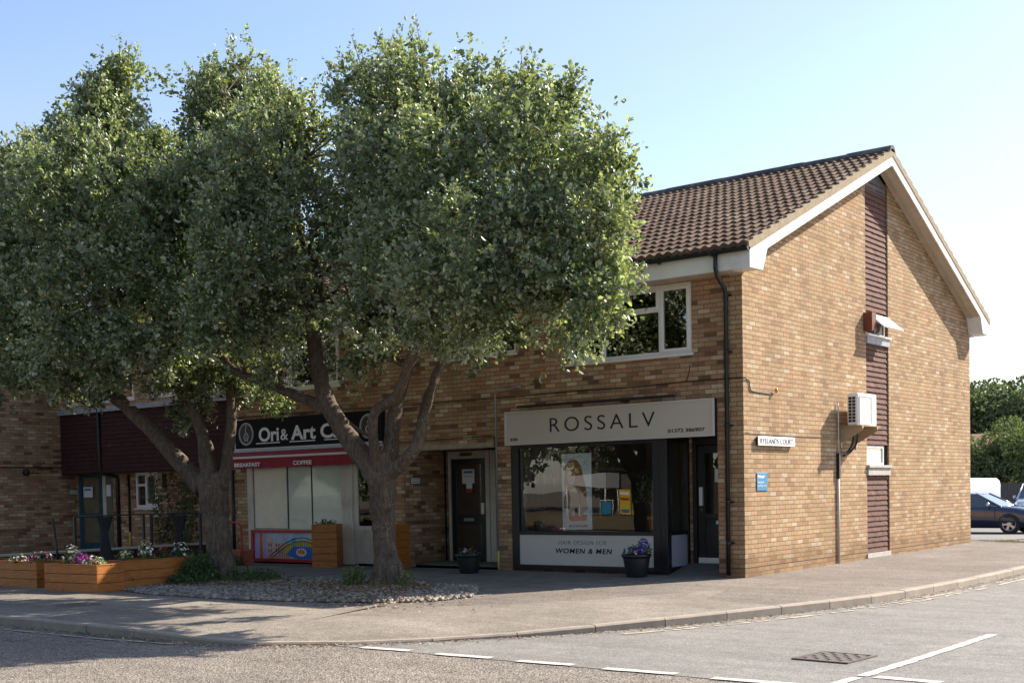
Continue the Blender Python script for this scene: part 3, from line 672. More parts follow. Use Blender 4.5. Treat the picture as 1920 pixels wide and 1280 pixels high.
# ================================================================ salon shopfront (parts of the building)
K = M['blackp']
sf = B('shopfront', K, bd, (-4.61, -4.45, -.02, .06, .06, 2.27), (-1.66, -1.52, -.02, .06, .06, 2.27), (-1.515, -1.38, -.03, .10, .04, 2.27), (-4.45, -1.66, -.02, .06, 2.185, 2.27), (-4.45, -1.66, -.022, .062, .655, .715), (-4.45, -1.66, -.02, .06, .06, .125),
       (-1.5, -1.42, .105, .70, .655, .72), (-1.5, -1.42, .105, .70, .07, .13), (-1.5, -1.42, .105, .70, 2.19, 2.27), (-1.5, -1.41, .70, .775, .07, 2.27), (-1.5, -1.42, .105, .16, .72, 2.19), bevel=.004)
MB().poly([(-4.45, .02, .715), (-1.66, .02, .715), (-1.66, .02, 2.185), (-4.45, .02, 2.185)]).build('pane', M['glass'], sf)
MB().poly([(-1.46, .16, .72), (-1.46, .70, .72), (-1.46, .70, 2.19), (-1.46, .16, 2.19)]).build('pane', M['glass'], sf)
pn = B('panel', M['panelb'], sf, (-4.45, -1.66, -.005, .02, .125, .655))
B('panel', M['panelg'], sf, (-1.45, -1.43, .105, .70, .13, .655))
text('lettering', "HAIR DESIGN FOR", mat('thin grey lettering', (.12, .12, .12), .5), sf, (-3.59, -.008, .487), .12, width=1.0, off=-.003, space=1.2, height=.075)
text('lettering', "WOMEN & MEN", M['ink'], sf, (-3.66, -.008, .335), .12, width=1.18, off=.002, space=1.15, shear=.18, height=.088)
B('plinth', M['brickd'], sf, (-4.6, -1.39, .002, .09, -.02, .058))
# salon door recess
sdoor = B('door_frame', K, bd, (-1.33, -1.25, .72, .80, .05, 2.27), (-1.25, -.46, .72, .80, 2.14, 2.27), bevel=.004)
dr = B('door', K, bd, (-1.24, -1.10, .74, .78, .17, 2.13), (-.55, -.46, .74, .78, .17, 2.13), (-1.10, -.55, .74, .78, 2.0, 2.13), (-1.10, -.55, .74, .78, .9, 1.0), (-1.10, -.55, .745, .775, .27, .9), bevel=.004)
MB().poly([(-1.10, .76, 1.0), (-.55, .76, 1.0), (-.55, .76, 2.0), (-1.10, .76, 2.0)]).build('pane', M['glass'], dr)
B('kick_plate', M['white'], dr, (-1.23, -.47, .725, .739, .17, .262)); B('pull_handle', M['paper'], dr, (-1.195, -1.135, .70, .738, 1.13, 1.44)); B('lock', M['grey'], dr, (-1.175, -1.155, .722, .738, 1.05, 1.075))
B('notice', M['paper'], dr, (-.92, -.78, .745, .755, 1.52, 1.74)); B('notice', M['paper'], dr, (-.9, -.8, .735, .743, .82, .88))
b = MB(); b.extr([(.0, -.02), (.9, -.02), (.9, .165), (.72, .165), (.0, .012)], 'x', -1.40, -.46); b.build('ramp', M['concrete2'] if 'concrete2' in M else mat('dark concrete threshold', (.13, .12, .11), .9, var=.2), bd)
# ---------------------------------------------------------------- entrance to the flats
B('lintel', mat('weathered stone lintel', (.34, .29, .22), .9, var=.25, scale=6), bd, (-7.42, -5.0, -.012, .1, 2.236, 2.33), bevel=.006)
df = B('door_frame', M['cream'], bd, (-7.09, -7.03, 1.13, 1.24, .05, 2.24), (-6.14, -6.04, 1.13, 1.24, .05, 2.24), (-7.03, -6.14, 1.13, 1.24, 2.09, 2.24), (-6.04, -5.9, 1.15, 1.24, .05, 2.24), bevel=.004)
dr = B('door', M['greend'], bd, (-7.03, -6.90, 1.16, 1.2, .08, 2.09), (-6.27, -6.14, 1.16, 1.2, .08, 2.09), (-6.90, -6.27, 1.16, 1.2, 1.97, 2.09), (-6.90, -6.27, 1.16, 1.2, .80, .98), (-6.90, -6.27, 1.16, 1.2, .08, .26), bevel=.004)
B('pane', mat('dark bronze glass', (.06, .045, .035), .12, var=.1, coat=.5), dr, (-6.90, -6.27, 1.175, 1.185, .98, 1.97), (-6.90, -6.27, 1.175, 1.185, .26, .80))
B('letter_plate', M['grey'], dr, (-6.72, -6.46, 1.152, 1.16, .86, .92)); B('handle', M['white'], dr, (-6.25, -6.18, 1.12, 1.16, 1.0, 1.22))
nt_ = B('notice', M['paper'], dr, (-6.75, -6.44, 1.163, 1.172, 1.60, 1.88)); B('notice_header', M['blue'], nt_, (-6.71, -6.48, 1.158, 1.163, 1.80, 1.85))
text('lettering', "RYELANDS", M['ink'], nt_, (-6.71, 1.160, 1.735), .05, width=.2, height=.018); B('notice', M['redp'], dr, (-6.64, -6.49, 1.15, 1.158, 1.42, 1.50)); B('notice', M['paper'], dr, (-6.64, -6.49, 1.15, 1.158, 1.50, 1.62))
B('bulkhead_lamp', mat('dark brown lamp glass', (.12, .05, .03), .3), bd, (-6.75, -6.45, 1.08, 1.129, 2.14, 2.2), bevel=.015)
B('step', mat('dark concrete threshold', (.13, .12, .11), .9, var=.2), bd, (-7.24, -4.98, .3, 1.24, -.02, .07))
# ---------------------------------------------------------------- cafe shopfront
Q = M['cream']
cf = B('shopfront', Q, bd, (-11.80, -11.62, -.03, .07, .03, 2.42), (-8.94, -8.80, -.03, .07, .03, 2.42), (-8.795, -8.62, -.05, .09, .03, 2.42), (-7.70, -7.625, -.03, .07, .03, 2.42), (-11.62, -8.94, -.03, .07, 2.25, 2.42), (-11.62, -8.94, -.05, .07, .665, .725), (-8.62, -7.70, -.03, .07, 2.05, 2.42), (-11.62, -8.94, -.0, .05, .03, .665), bevel=.005)
B('frosted_pane', M['glassf'], cf, (-11.60, -10.575, .0, .012, .745, 2.25), (-10.52, -9.84, .0, .012, .73, 2.25), (-9.79, -8.95, .0, .012, .73, 2.25))
B('pane_gap', M['blackp'], cf, (-11.62, -8.94, .013, .02, .725, 2.25))
dr = B('cafe_door', Q, cf, (-8.61, -8.50, -.01, .04, .05, 2.04), (-7.82, -7.71, -.01, .04, .05, 2.04), (-8.50, -7.82, -.01, .04, 1.95, 2.04), (-8.50, -7.82, -.01, .04, .70, .80), (-8.50, -7.82, 0, .03, .05, .70), bevel=.004)
MB().poly([(-8.5, .02, .8), (-7.82, .02, .8), (-7.82, .02, 1.95), (-8.5, .02, 1.95)]).build('pane', M['glass'], dr)
# red framed mural on the stall riser
t = thing('mural_panel', 'bright painted terrace mural in a red frame below the cafe window', 'mural', (-10.3, -.04, .05))
B('mural_frame', M['redp'], t, (-11.66, -8.97, -.085, -.035, .655, .715), (-11.66, -8.97, -.085, -.035, .05, .11), (-11.66, -11.58, -.085, -.035, .11, .655), (-9.03, -8.97, -.085, -.035, .11, .655))
ms = mat('mural sky', (.35, .50, .62), .5, var=.35, scale=3.5, dirt=(.62, .50, .62))
B('backdrop', ms, t, (-11.58, -9.03, -.05, -.036, .11, .655))
def pc(name, col, polys, y, var=.15):
    b = MB()
    for P in polys: b.poly([(-11.58+(x+11.58)*.74, y, z) for x, z in P])
    return b.build(name, mat('mural '+name, col, .5, var=var, scale=12), t)
pc('curtain_stripes', (.34, .33, .62), [[(-11.57, .11), (-11.40, .11), (-11.40, .655), (-11.57, .655)], [(-11.22, .11), (-11.08, .11), (-11.1, .655), (-11.2, .655)]], -.052)
pc('red_column', (.62, .10, .03), [[(-11.37, .11), (-11.22, .11), (-11.24, .655), (-11.36, .655)]], -.054)
pc('pink_houses', (.60, .36, .30), [[(-11.05, .11), (-10.45, .11), (-10.45, .43), (-10.75, .40), (-10.8, .55), (-11.05, .6)], [(-10.45, .11), (-10.1, .11), (-10.1, .38), (-10.45, .45)]], -.054, .3)
pc('house_windows', (.10, .09, .20), [[(-10.98, .24), (-10.93, .24), (-10.93, .31), (-10.98, .31)]], -.056)
for x_, z_ in [(x, z) for x in (-10.98, -10.88, -10.66, -10.56) for z in (.24, .36)][1:]: pc('house_window', (.10, .09, .20), [[(x_, z_), (x_+.05, z_), (x_+.05, z_+.07), (x_, z_+.07)]], -.056)
pc('yellow_awning', (.62, .46, .04), [[(-10.3, .15), (-9.7, .25), (-9.45, .50), (-9.85, .48), (-10.3, .36)], [(-9.4, .3), (-9.1, .3), (-9.1, .5), (-9.4, .5)]], -.055)
pc('blue_table', (.03, .16, .55), [[(-10.25, .20), (-9.75, .11), (-9.04, .11), (-9.04, .36), (-9.9, .38)]], -.057, .35)
pc('plate', (.70, .70, .68), [[(-9.60+.22*math.cos(a), .25+.085*math.sin(a)) for a in [k*math.pi/10 for k in range(20)]]], -.059)
pc('food', (.70, .16, .03), [[(-9.60+.15*math.cos(a), .26+.05*math.sin(a)) for a in [k*math.pi/8 for k in range(16)]]], -.061, .4)
pc('vase', (.05, .42, .40), [[(-9.95, .38), (-9.83, .38), (-9.80, .55), (-9.98, .55)]], -.059)
b = MB(); mx_ = lambda x: -11.58+(x+11.58)*.74; ap = [(-10.95, .15), (-10.6, .30), (-10.25, .44), (-9.9, .53), (-9.5, .56), (-9.1, .50)]
b.tube([(mx_(x), -.058, z) for x, z in ap], .009, 5); b.tube([(mx_(x), -.058, z-.07) for x, z in ap], .008, 5)
for k in range(24): x = -10.9+k*.075; b.tube([(mx_(x), -.057, .12), (mx_(x), -.057, max(.13, np.interp(x, [q[0] for q in ap], [q[1] for q in ap])-.07))], .004, 4)
b.build('railing', M['ink'], t)
# ---------------------------------------------------------------- link door and side light
df = B('door_frame', M['tealp'], bd, (-18.79, -18.66, .40, .50, .16, 2.06), (-17.92, -17.80, .40, .50, .16, 2.06), (-18.66, -17.92, .40, .50, 1.98, 2.06), (-18.66, -17.92, .40, .50, 1.0, 1.08), (-18.66, -17.92, .40, .50, .16, .34), bevel=.004)
B('pane', mat('olive door glass', (.16, .14, .08), .15, var=.3, scale=3, coat=.5), df, (-18.66, -17.92, .45, .46, .34, 1.98))  # door glass in a randomly mottled olive colour
B('side_light', Q, bd, (-17.79, -17.66, .42, .5, .16, 2.06)); B('side_pane', mat('olive side glass', (.15, .15, .10), .15, coat=.5), bd, (-17.655, -17.42, .45, .46, .16, 2.06))
nt_ = B('notice', M['paper'], df, (-18.55, -18.16, .385, .395, 1.48, 1.74)); B('notice_header', M['blue'], nt_, (-18.5, -18.22, .38, .385, 1.65, 1.70))
B('notice', M['paper'], bd, (-17.64, -17.46, .43, .445, 1.5, 1.78))
b = MB(); b.tube([(-17.25, .0, 3.62), (-17.25, .0, 2.12), (-17.2, .05, 2.04), (-17.15, .38, 1.98), (-17.13, .40, 1.9), (-17.13, .40, .2)], .045, 10); b.build('downpipe', M['black'], bd)
b = MB(); b.tube([(-16.70, .42, 2.0), (-16.70, .42, .62)], .028, 8); b.tube([(-16.70, .42, .62), (-16.70, .42, .2)], .03, 8, 1); b.build('downpipe', [M['black'], mat('yellow marker sleeve', (.5, .40, .08))], bd)
B('air_brick', M['dark'], bd, (-15.40, -15.24, .435, .449, 1.66, 2.0)); b = MB(); b.tube([(-12.26, -.04, 2.0), (-12.26, -.04, .1)], .04, 10); b.build('downpipe', M['greend'], bd)
b = MB()
for i in range(7):
    for j in range(9): b.box(-4.065+i*.022, -4.065+i*.022+.012, -.004, .006, 3.235+j*.0225, 3.235+j*.0225+.012)
b.build('air_brick', M['ink'], bd)
b = MB(); b.tube([(-4.36, -.05, 3.285), (-4.42, -.05, 3.275), (-4.88, -.05, 3.23), (-4.91, -.05, 3.19), (-4.91, -.05, .35)], .017, 8); b.tube([(-4.44, -.05, 3.27), (-4.33, -.05, 3.29)], .03, 8); b.tube([(-4.91, -.05, .36), (-4.91, -.05, .03)], .019, 8, 1)
b.build('vent_pipe', [M['grey'], mat('yellow sleeve', (.55, .45, .10))], bd)
# cables
def cable(pts, label, r=.009):
    b = MB(); b.tube(cr(pts, 5), r, 5); o = b.build('cable', M['black']); return tag(o, label, 'cable')
cable([(.012, 1.06, 2.93), (.012, .75, 2.93), (.012, .32, 2.94), (.012, .22, 2.97), (.012, .18, 3.09), (.012, .1, 3.12), (.012, .02, 3.13), (-.2, -.012, 3.135), (-1.0, -.012, 3.14), (-2.0, -.012, 3.12), (-3.2, -.012, 3.13), (-4.5, -.012, 3.12), (-6, -.012, 3.12), (-7.5, -.012, 3.12), (-9.5, -.012, 3.13), (-12.1, -.012, 3.13)], 'long thin black cable clipped across the front brickwork above the signs')
cable([(-5.0, -.012, 2.36), (-4.99, -.012, 2.40), (-5.1, -.012, 2.44), (-6.2, -.012, 2.43), (-7.2, -.012, 2.42), (-8.0, -.012, 2.41)], 'short black cable running above the stone lintel of the flats entrance', .008)
cable([(-1.0, -.012, 3.14), (-.95, -.012, 3.3), (-.93, -.012, 3.42)], 'short black cable rising from the long one below the right bedroom window', .006)
cable([(.01, .02, 2.28), (.01, 1.5, 2.27), (.01, 3.4, 2.28), (.01, 4.95, 2.27)], 'thin cable line along a mortar joint of the sunlit gable', .005)
t = tag(MB().lathe([(0, .04), (.02, .035), (.028, 0), (.02, -.035), (0, -.045)], (.05, 1.07, 2.99), 12).build('gable_lamp', M['orange']), 'small orange lamp on the sunlit gable near the corner', 'lamp')

# ================================================================ signs
t = thing('salon_sign', 'long warm grey fascia sign reading ROSSALV above the dark shopfront', 'sign', (-2.55, 0, 2.24))
B('sign_box', M['blackp'], t, (-4.65, -.46, -.10, -.002, 2.25, 2.84)); B('sign_face', M['signb'], t, (-4.62, -.49, -.115, -.101, 2.28, 2.81))
B('sign_frame', M['panelb'], t, (-4.66, -.45, -.13, -.10, 2.81, 2.845), (-4.66, -.45, -.13, -.10, 2.245, 2.28), (-4.66, -.62-4.0, -.13, -.10, 2.28, 2.81), (-.49, -.45, -.13, -.10, 2.28, 2.81), bevel=.003)
text('lettering', "ROSSALV", M['ink'], t, (-3.66, -.117, 2.445), .3, width=2.12, off=-.0015, space=1.35, height=.245)
text('lettering', "220", M['ink'], t, (-4.54, -.117, 2.325), .1, width=.17, off=.003, height=.05)
text('lettering', "01372 386907", M['ink'], t, (-1.30, -.117, 2.33), .1, width=.68, off=.002, height=.06)
t = thing('sign_light', 'long slim black lamp bar above the ROSSALV sign', 'lamp', (-2.6, 0, 2.9))
b = MB(); b.box(-4.33, -1.12, -.19, -.14, 2.895, 2.94); b.build('lamp_bar', M['black'], t, bevel=.008)
B('lamp_arm', M['black'], t, (-2.2, -2.1, -.139, -.001, 2.88, 2.95), (-4.2, -4.16, -.139, -.001, 2.9, 2.92))
t = thing('cafe_sign', 'black fascia sign reading Ori & Art Cafe in bold white letters', 'sign', (-10, 0, 2.44))
B('sign_board', mat('black sign board', (.008, .009, .012), .7, spec=.15), t, (-12.04, -7.70, -.11, -.002, 2.44, 3.06))
B('sign_trim', M['paper'], t, (-12.06, -7.69, -.125, -.10, 2.425, 2.45), (-12.06, -12.04, -.12, -.09, 2.45, 3.0), (-12.04, -11.8, -.12, -.09, 3.06, 3.075))
wh = mat('pale grey lettering', (.85, .86, .90), .5, var=.03)
text('lettering', "Ori", wh, t, (-11.28, -.113, 2.575), .3, width=.63, off=.008, height=.30); text('lettering', "&", wh, t, (-10.60, -.113, 2.585), .3, width=.23, off=.003, height=.23)
text('lettering', "Art", wh, t, (-10.28, -.113, 2.575), .3, width=.74, off=.008, height=.30); text('lettering', "Cafe", wh, t, (-9.40, -.113, 2.575), .3, width=.97, off=.008, height=.30)
B('underline', wh, t, (-11.37, -10.62, -.114, -.111, 2.535, 2.555), (-10.33, -9.56, -.114, -.111, 2.535, 2.555), (-9.3, -8.5, -.114, -.111, 2.535, 2.555))
for cx in (-11.69, -8.05):
    b = MB(); el = lambda r1, r2, n=32: [(cx+r1*math.cos(2*math.pi*k/n), -.113, 2.76+r2*math.sin(2*math.pi*k/n)) for k in range(n+1)]
    b.tube(el(.23, .235), .006, 5); b.tube(el(.205, .212), .005, 5); b.tube([(cx+.07*math.cos(a), -.113, 2.70+.075*math.sin(a)) for a in np.linspace(0, 6.283, 20)], .008, 5)
    b.tube([(cx-.06, -.114, 2.60), (cx, -.114, 2.74), (cx+.06, -.114, 2.60)], .007, 5); b.tube([(cx-.01, -.114, 2.79), (cx-.02, -.114, 2.85), (cx+.01, -.114, 2.9), (cx, -.114, 2.95)], .006, 5)
    b.build('emblem', wh, t)
    MB().poly([(q[0], -.1115, q[2]) for q in el(.20, .21)[:-1]]).build('emblem_disc', mat('brown emblem disc', (.05, .035, .03)), t)
t = thing('cafe_awning', 'folded crimson awning with white stripe and white words over the cafe window', 'awning', (-10, 0, 2.0))
B('awning_case', mat('pale blue grey casing', (.42, .48, .56), .4), t, (-12.02, -7.75, -.24, -.002, 2.36, 2.415), bevel=.01)
b = MB(); b.extr([(-.02, 2.355), (-.24, 2.35), (-.28, 2.275), (-.05, 2.28)], 'x', -11.99, -7.78); b.build('awning_roll', M['red'], t)
B('front_bar', M['paper'], t, (-12.0, -7.74, -.31, -.25, 2.225, 2.272), bevel=.008)
b = MB(); n = 60; vs = []
for i in range(n+1):
    x = -11.95+4.21*i/n; vs += [(x, -.285+.006*math.sin(i*1.1), 2.222), (x, -.285+.012*math.sin(i*1.1), 2.02+.004*math.sin(i*.9))]
b.faces(vs, [(2*i, 2*i+1, 2*i+3, 2*i+2) for i in range(n)], 0, True); b.build('valance', M['red'], t)
text('lettering', "BREAKFAST", wh, t, (-11.87, -.302, 2.055), .1, width=.83, off=.003, height=.085); text('lettering', "COFFEE", wh, t, (-10.03, -.302, 2.055), .1, width=.55, off=.003, height=.085); text('lettering', "LUNCH", wh, t, (-8.27, -.302, 2.055), .1, width=.46, off=.003, height=.085)
t = thing('street_name_sign', 'long white street plate reading RYELANDS COURT on the sunlit gable', 'sign', (0, 1.08, 2.1))
B('sign_plate', mat('white enamel', (.80, .80, .78), .35, var=.03), t, (.045, .06, .385, 1.735, 2.085, 2.235), bevel=.004); B('sign_back', M['blackp'], t, (.012, .0445, .40, 1.72, 2.095, 2.225))
text('lettering', "RYELANDS COURT", M['ink'], t, (.062, .455, 2.118), .1, face='side', width=1.2, height=.085, off=-.001)
t = thing('parking_sign', 'small blue notice with white words about resident parking on the gable', 'sign', (0, .6, 1.5))
B('sign_plate', M['blue'], t, (.008, .014, .41, .79, 1.365, 1.655), bevel=.003)
for s_, z, w_, h_, of in (("Private", 1.565, .26, .055, .004), ("Resident", 1.485, .22, .035, 0), ("parking only", 1.425, .31, .035, 0)): text('lettering', s_, M['paper'], t, (.0155, .435, z), .1, face='side', width=w_, height=h_, off=of)
for nm, x, y, z0, lab in (('flat_number_sign', -7.24, .17, 1.60, 'small framed number plate on the side wall of the dark entrance'), ('flat_number_sign', -18.94, .22, 1.55, 'small framed number plate on the far left wall beside the teal door')):
    t = thing(nm, lab, 'sign', (x, y, z0)); B('sign_frame', M['ink'], t, (x+.002, x+.012, y, y+.29, z0, z0+.14)); B('sign_face', M['paper'], t, (x+.0125, x+.016, y+.015, y+.275, z0+.015, z0+.125))
    for k in range(2): B('text_line', mat('grey print', (.2, .2, .2)), t, (x+.0165, x+.018, y+.03, y+.26, z0+.04+k*.045, z0+.055+k*.045))
# ================================================================ air conditioner
t = thing('air_conditioner', 'white outdoor air conditioner unit on a tan wall bracket on the gable', 'air conditioner', (0, 4.15, 2.4))
B('casing', M['white'], t, (.155, .36, 3.72, 4.60, 2.49, 3.07), bevel=.018)
B('front_recess', mat('pale grey grille', (.52, .50, .47), .5, var=.08), t, (.361, .367, 3.79, 4.32, 2.53, 3.01)); B('front_trim', M['white'], t, (.361, .374, 4.325, 4.34, 2.53, 3.01), (.361, .374, 3.77, 3.789, 2.53, 3.01), (.361, .374, 3.789, 4.325, 3.011, 3.03), (.361, .374, 3.789, 4.325, 2.51, 2.529))
b = MB()
for i in range(2):
    for j in range(8): b.box(.185+i*.07, .185+i*.07+.055, 3.712, 3.719, 2.55+j*.058, 2.55+j*.058+.045)
b.build('side_vents', M['ink'], t)
b = MB()
for y in (3.76, 4.46):
    b.box(.005, .42, y, y+.06, 2.44, 2.478); b.extr([(.005, 2.20), (.06, 2.20), (.42, 2.40), (.42, 2.439), (.005, 2.439)], 'y', y+.012, y+.02)
    b.box(.005, .02, y, y+.06, 2.1, 2.44)
b.box(.02, .42, 3.70, 4.64, 2.479, 2.488)
b.build('bracket', mat('tan painted steel', (.40, .30, .18), .5, var=.15), t)
b = MB(); b.tube(cr([(.2, 3.9, 2.5), (.18, 3.92, 2.2), (.08, 3.9, 2.02), (.05, 3.7, 1.99), (.04, 3.6, 1.97)], 6), .022, 8); b.tube(cr([(.24, 3.98, 2.5), (.22, 4.0, 2.2), (.1, 3.98, 2.02), (.05, 3.8, 1.95)], 6), .018, 8); b.box(.003, .06, 3.58, 3.64, 1.55, 2.0); b.build('pipework', M['black'], t)
b = MB(); b.tube([(.025, 3.61, 1.56), (.025, 3.61, .02)], .022, 8); b.tube([(.03, 3.62, 2.9), (.03, 3.62, 2.0)], .012, 6); b.build('conduit', M['cream'], t)
# ================================================================ wing on the far left
wg = thing('left_wing', 'buff brick wing projecting forward at the far left behind the trees', 'building', (-22.5, -1, 0))
b = MB(); b.box(-27, -18.951, -7.5, 6, -.1, 5.0); b.build('wall', M['brickf'], wg)
b = MB(); b.extr([(-18.7, 4.95), (-18.7, 5.08), (-22.97, 6.9), (-27.2, 5.08), (-27.2, 4.95), (-22.97, 6.75)], 'y', -7.9, 6.2); b.build('roof', M['tile'], wg)
B('fascia', M['paint'], wg, (-18.72, -18.70, -7.9, -.4, 4.78, 4.97))
b = MB(); b.tube([(-18.93, .44, 2.24), (-18.93, -7, 2.24)], .014, 6); b.tube([(-18.93, .4, 2.35), (-18.93, -7, 2.37)], .006, 4); b.build('wall_cable', M['black'], wg)
b = MB(); b.lathe([(0, -.08), (.06, -.07), (.085, 0), (.06, .07), (0, .09)], (-18.85, -.98, 2.12), 12); b.box(-18.95, -18.88, -.97, -.6, 2.09, 2.11); b.build('wall_lamp', M['ink'], wg)

# ================================================================ planting helpers
def leafmat(name, top, under, rough=.42, trans=.25, varn=.5, spec=.45):
    m = bpy.data.materials.new(name); m.use_nodes = True; n = m.node_tree.nodes; l = m.node_tree.links; p = n['Principled BSDF']
    g = n.new('ShaderNodeNewGeometry'); at = n.new('ShaderNodeAttribute'); at.attribute_name = 'tone'; at.attribute_type = 'GEOMETRY'
    k = ramp(n, l, g.outputs['Random Per Island'], [(0, 1-varn), (.6, 1.0), (1, 1+varn)])
    c = mixc(n, l, top, under, g.outputs['Backfacing'])
    c = mixc(n, l, c, under, at.outputs['Fac'])
    c = mixc(n, l, c, k, 1, 'MULTIPLY')
    yel = ramp(n, l, g.outputs['Random Per Island'], [(.0, (1.25, 1.15, .55)), (.10, (1.0, 1.0, 1.0)), (1, (1, 1, 1))])
    c = mixc(n, l, c, yel, 1, 'MULTIPLY')
    l.new(c, p.inputs['Base Color']); p.inputs['Roughness'].default_value = rough; p.inputs['Specular IOR Level'].default_value = spec
    t = n.new('ShaderNodeBsdfTranslucent'); l.new(mixc(n, l, c, (1.5, 1.7, .55), 1, 'MULTIPLY'), t.inputs[0])
    mx = n.new('ShaderNodeMixShader'); mx.inputs[0].default_value = trans
    l.new(p.outputs[0], mx.inputs[1]); l.new(t.outputs[0], mx.inputs[2]); l.new(mx.outputs[0], n['Material Output'].inputs[0]); return m
def norm(a): return a/np.maximum(np.linalg.norm(a, axis=-1, keepdims=True), 1e-9)
def leaves_np(name, base, dirn, nrm, L, W, tone, m, parent, fold=.12):
    """one oval folded leaf per row: base point, direction, normal, length, width"""
    N = len(base); d = norm(dirn); s = norm(np.cross(d, nrm)); n = np.cross(s, d)
    L = L[:, None]; W = W[:, None]
    P = [base, base+d*L*.45+s*W*.5+n*L*fold, base+d*L*.80+s*W*.36+n*L*fold*.5, base+d*L-n*L*.10, base+d*L*.80-s*W*.36+n*L*fold*.5, base+d*L*.45-s*W*.5+n*L*fold]
    V = np.stack(P, 1).reshape(-1, 3)
    if parent is not None: V = V-np.array(ORG[parent.name])
    base_i = np.arange(N)[:, None]*6
    F4 = np.concatenate([base_i+np.array([[0, 1, 2, 3]]), base_i+np.array([[0, 3, 4, 5]])], 1).reshape(-1)
    me = bpy.data.meshes.new(name); me.vertices.add(N*6); me.vertices.foreach_set('co', V.ravel().astype(np.float32))
    me.loops.add(N*8); me.loops.foreach_set('vertex_index', F4.astype(np.int32)); me.polygons.add(N*2)
    me.polygons.foreach_set('loop_start', np.arange(0, N*8, 4, dtype=np.int32)); me.polygons.foreach_set('loop_total', np.full(N*2, 4, dtype=np.int32))
    me.update(calc_edges=True)
    at = me.attributes.new('tone', 'FLOAT', 'POINT'); at.data.foreach_set('value', np.repeat(tone, 6).astype(np.float32))
    o = bpy.data.objects.new(name, me); C.link(o); me.materials.append(m); o.parent = parent
    ORG[o.name] = ORG[parent.name] if parent is not None else Vector((0, 0, 0)); return o
def rosettes(cen, out, k, L, rg, spread=.75):
    """k leaves per centre fanned round the outward shoot direction"""
    N = len(cen); base = np.repeat(cen, k, 0); ax = norm(np.repeat(out, k, 0))
    a = rg.normal(size=(N*k, 3)); side = norm(a-ax*(a*ax).sum(1, keepdims=True))
    tl = rg.uniform(.25, 1.25, size=(N*k, 1))*spread*1.2
    d = norm(ax*np.cos(tl)+side*np.sin(tl)); nr = norm(ax*np.sin(tl)-side*np.cos(tl)+rg.normal(size=(N*k, 3))*.25)
    b = base+ax*rg.uniform(-.10, .05, size=(N*k, 1))+d*.012
    LL = L*np.repeat(rg.uniform(.65, 1.2, N), k)*rg.uniform(.55, 1.15, N*k); return b, d, nr, LL, LL*rg.uniform(.58, .75, N*k)
M['bark'] = None
def bark_mat(name, c0, c1, lich):
    m, n, l, p = nt(name); g = n.new('ShaderNodeNewGeometry'); mp = n.new('ShaderNodeMapping'); mp.inputs['Scale'].default_value = (1, 1, .22); l.new(g.outputs['Position'], mp.inputs[0])
    f = noise(n, l, 26, 6, .7, mp.outputs[0]); c = ramp(n, l, f, [(.3, c0), (.7, c1)])
    c = mixc(n, l, c, ramp(n, l, noise(n, l, 2.2, 4), [(.3, .7), (.7, 1.15)]), 1, 'MULTIPLY')
    v = n.new('ShaderNodeTexVoronoi'); v.inputs['Scale'].default_value = 34; l.new(g.outputs['Position'], v.inputs['Vector'])
    spk = ramp(n, l, v.outputs['Distance'], [(.16, 1), (.26, 0)]); msk = ramp(n, l, noise(n, l, 5, 3), [(.46, 0), (.62, 1)])
    mm = n.new('ShaderNodeMath'); mm.operation = 'MULTIPLY'; l.new(spk, mm.inputs[0]); l.new(msk, mm.inputs[1])
    c = mixc(n, l, c, lich, mm.outputs[0]); l.new(c, p.inputs['Base Color']); p.inputs['Roughness'].default_value = .9; p.inputs['Specular IOR Level'].default_value = .2
    b = bump(n, l, p, f, .9, .02); return m
M['bark'] = bark_mat('grey brown bark', (.055, .040, .029), (.185, .140, .102), (.38, .35, .29))
M['barkd'] = bark_mat('dark bark', (.05, .035, .025), (.14, .10, .07), (.2, .2, .15))
LEAF = leafmat('whitebeam leaves', (.082, .116, .041), (.37, .395, .285), rough=.40, trans=.24, varn=.5, spec=.4)

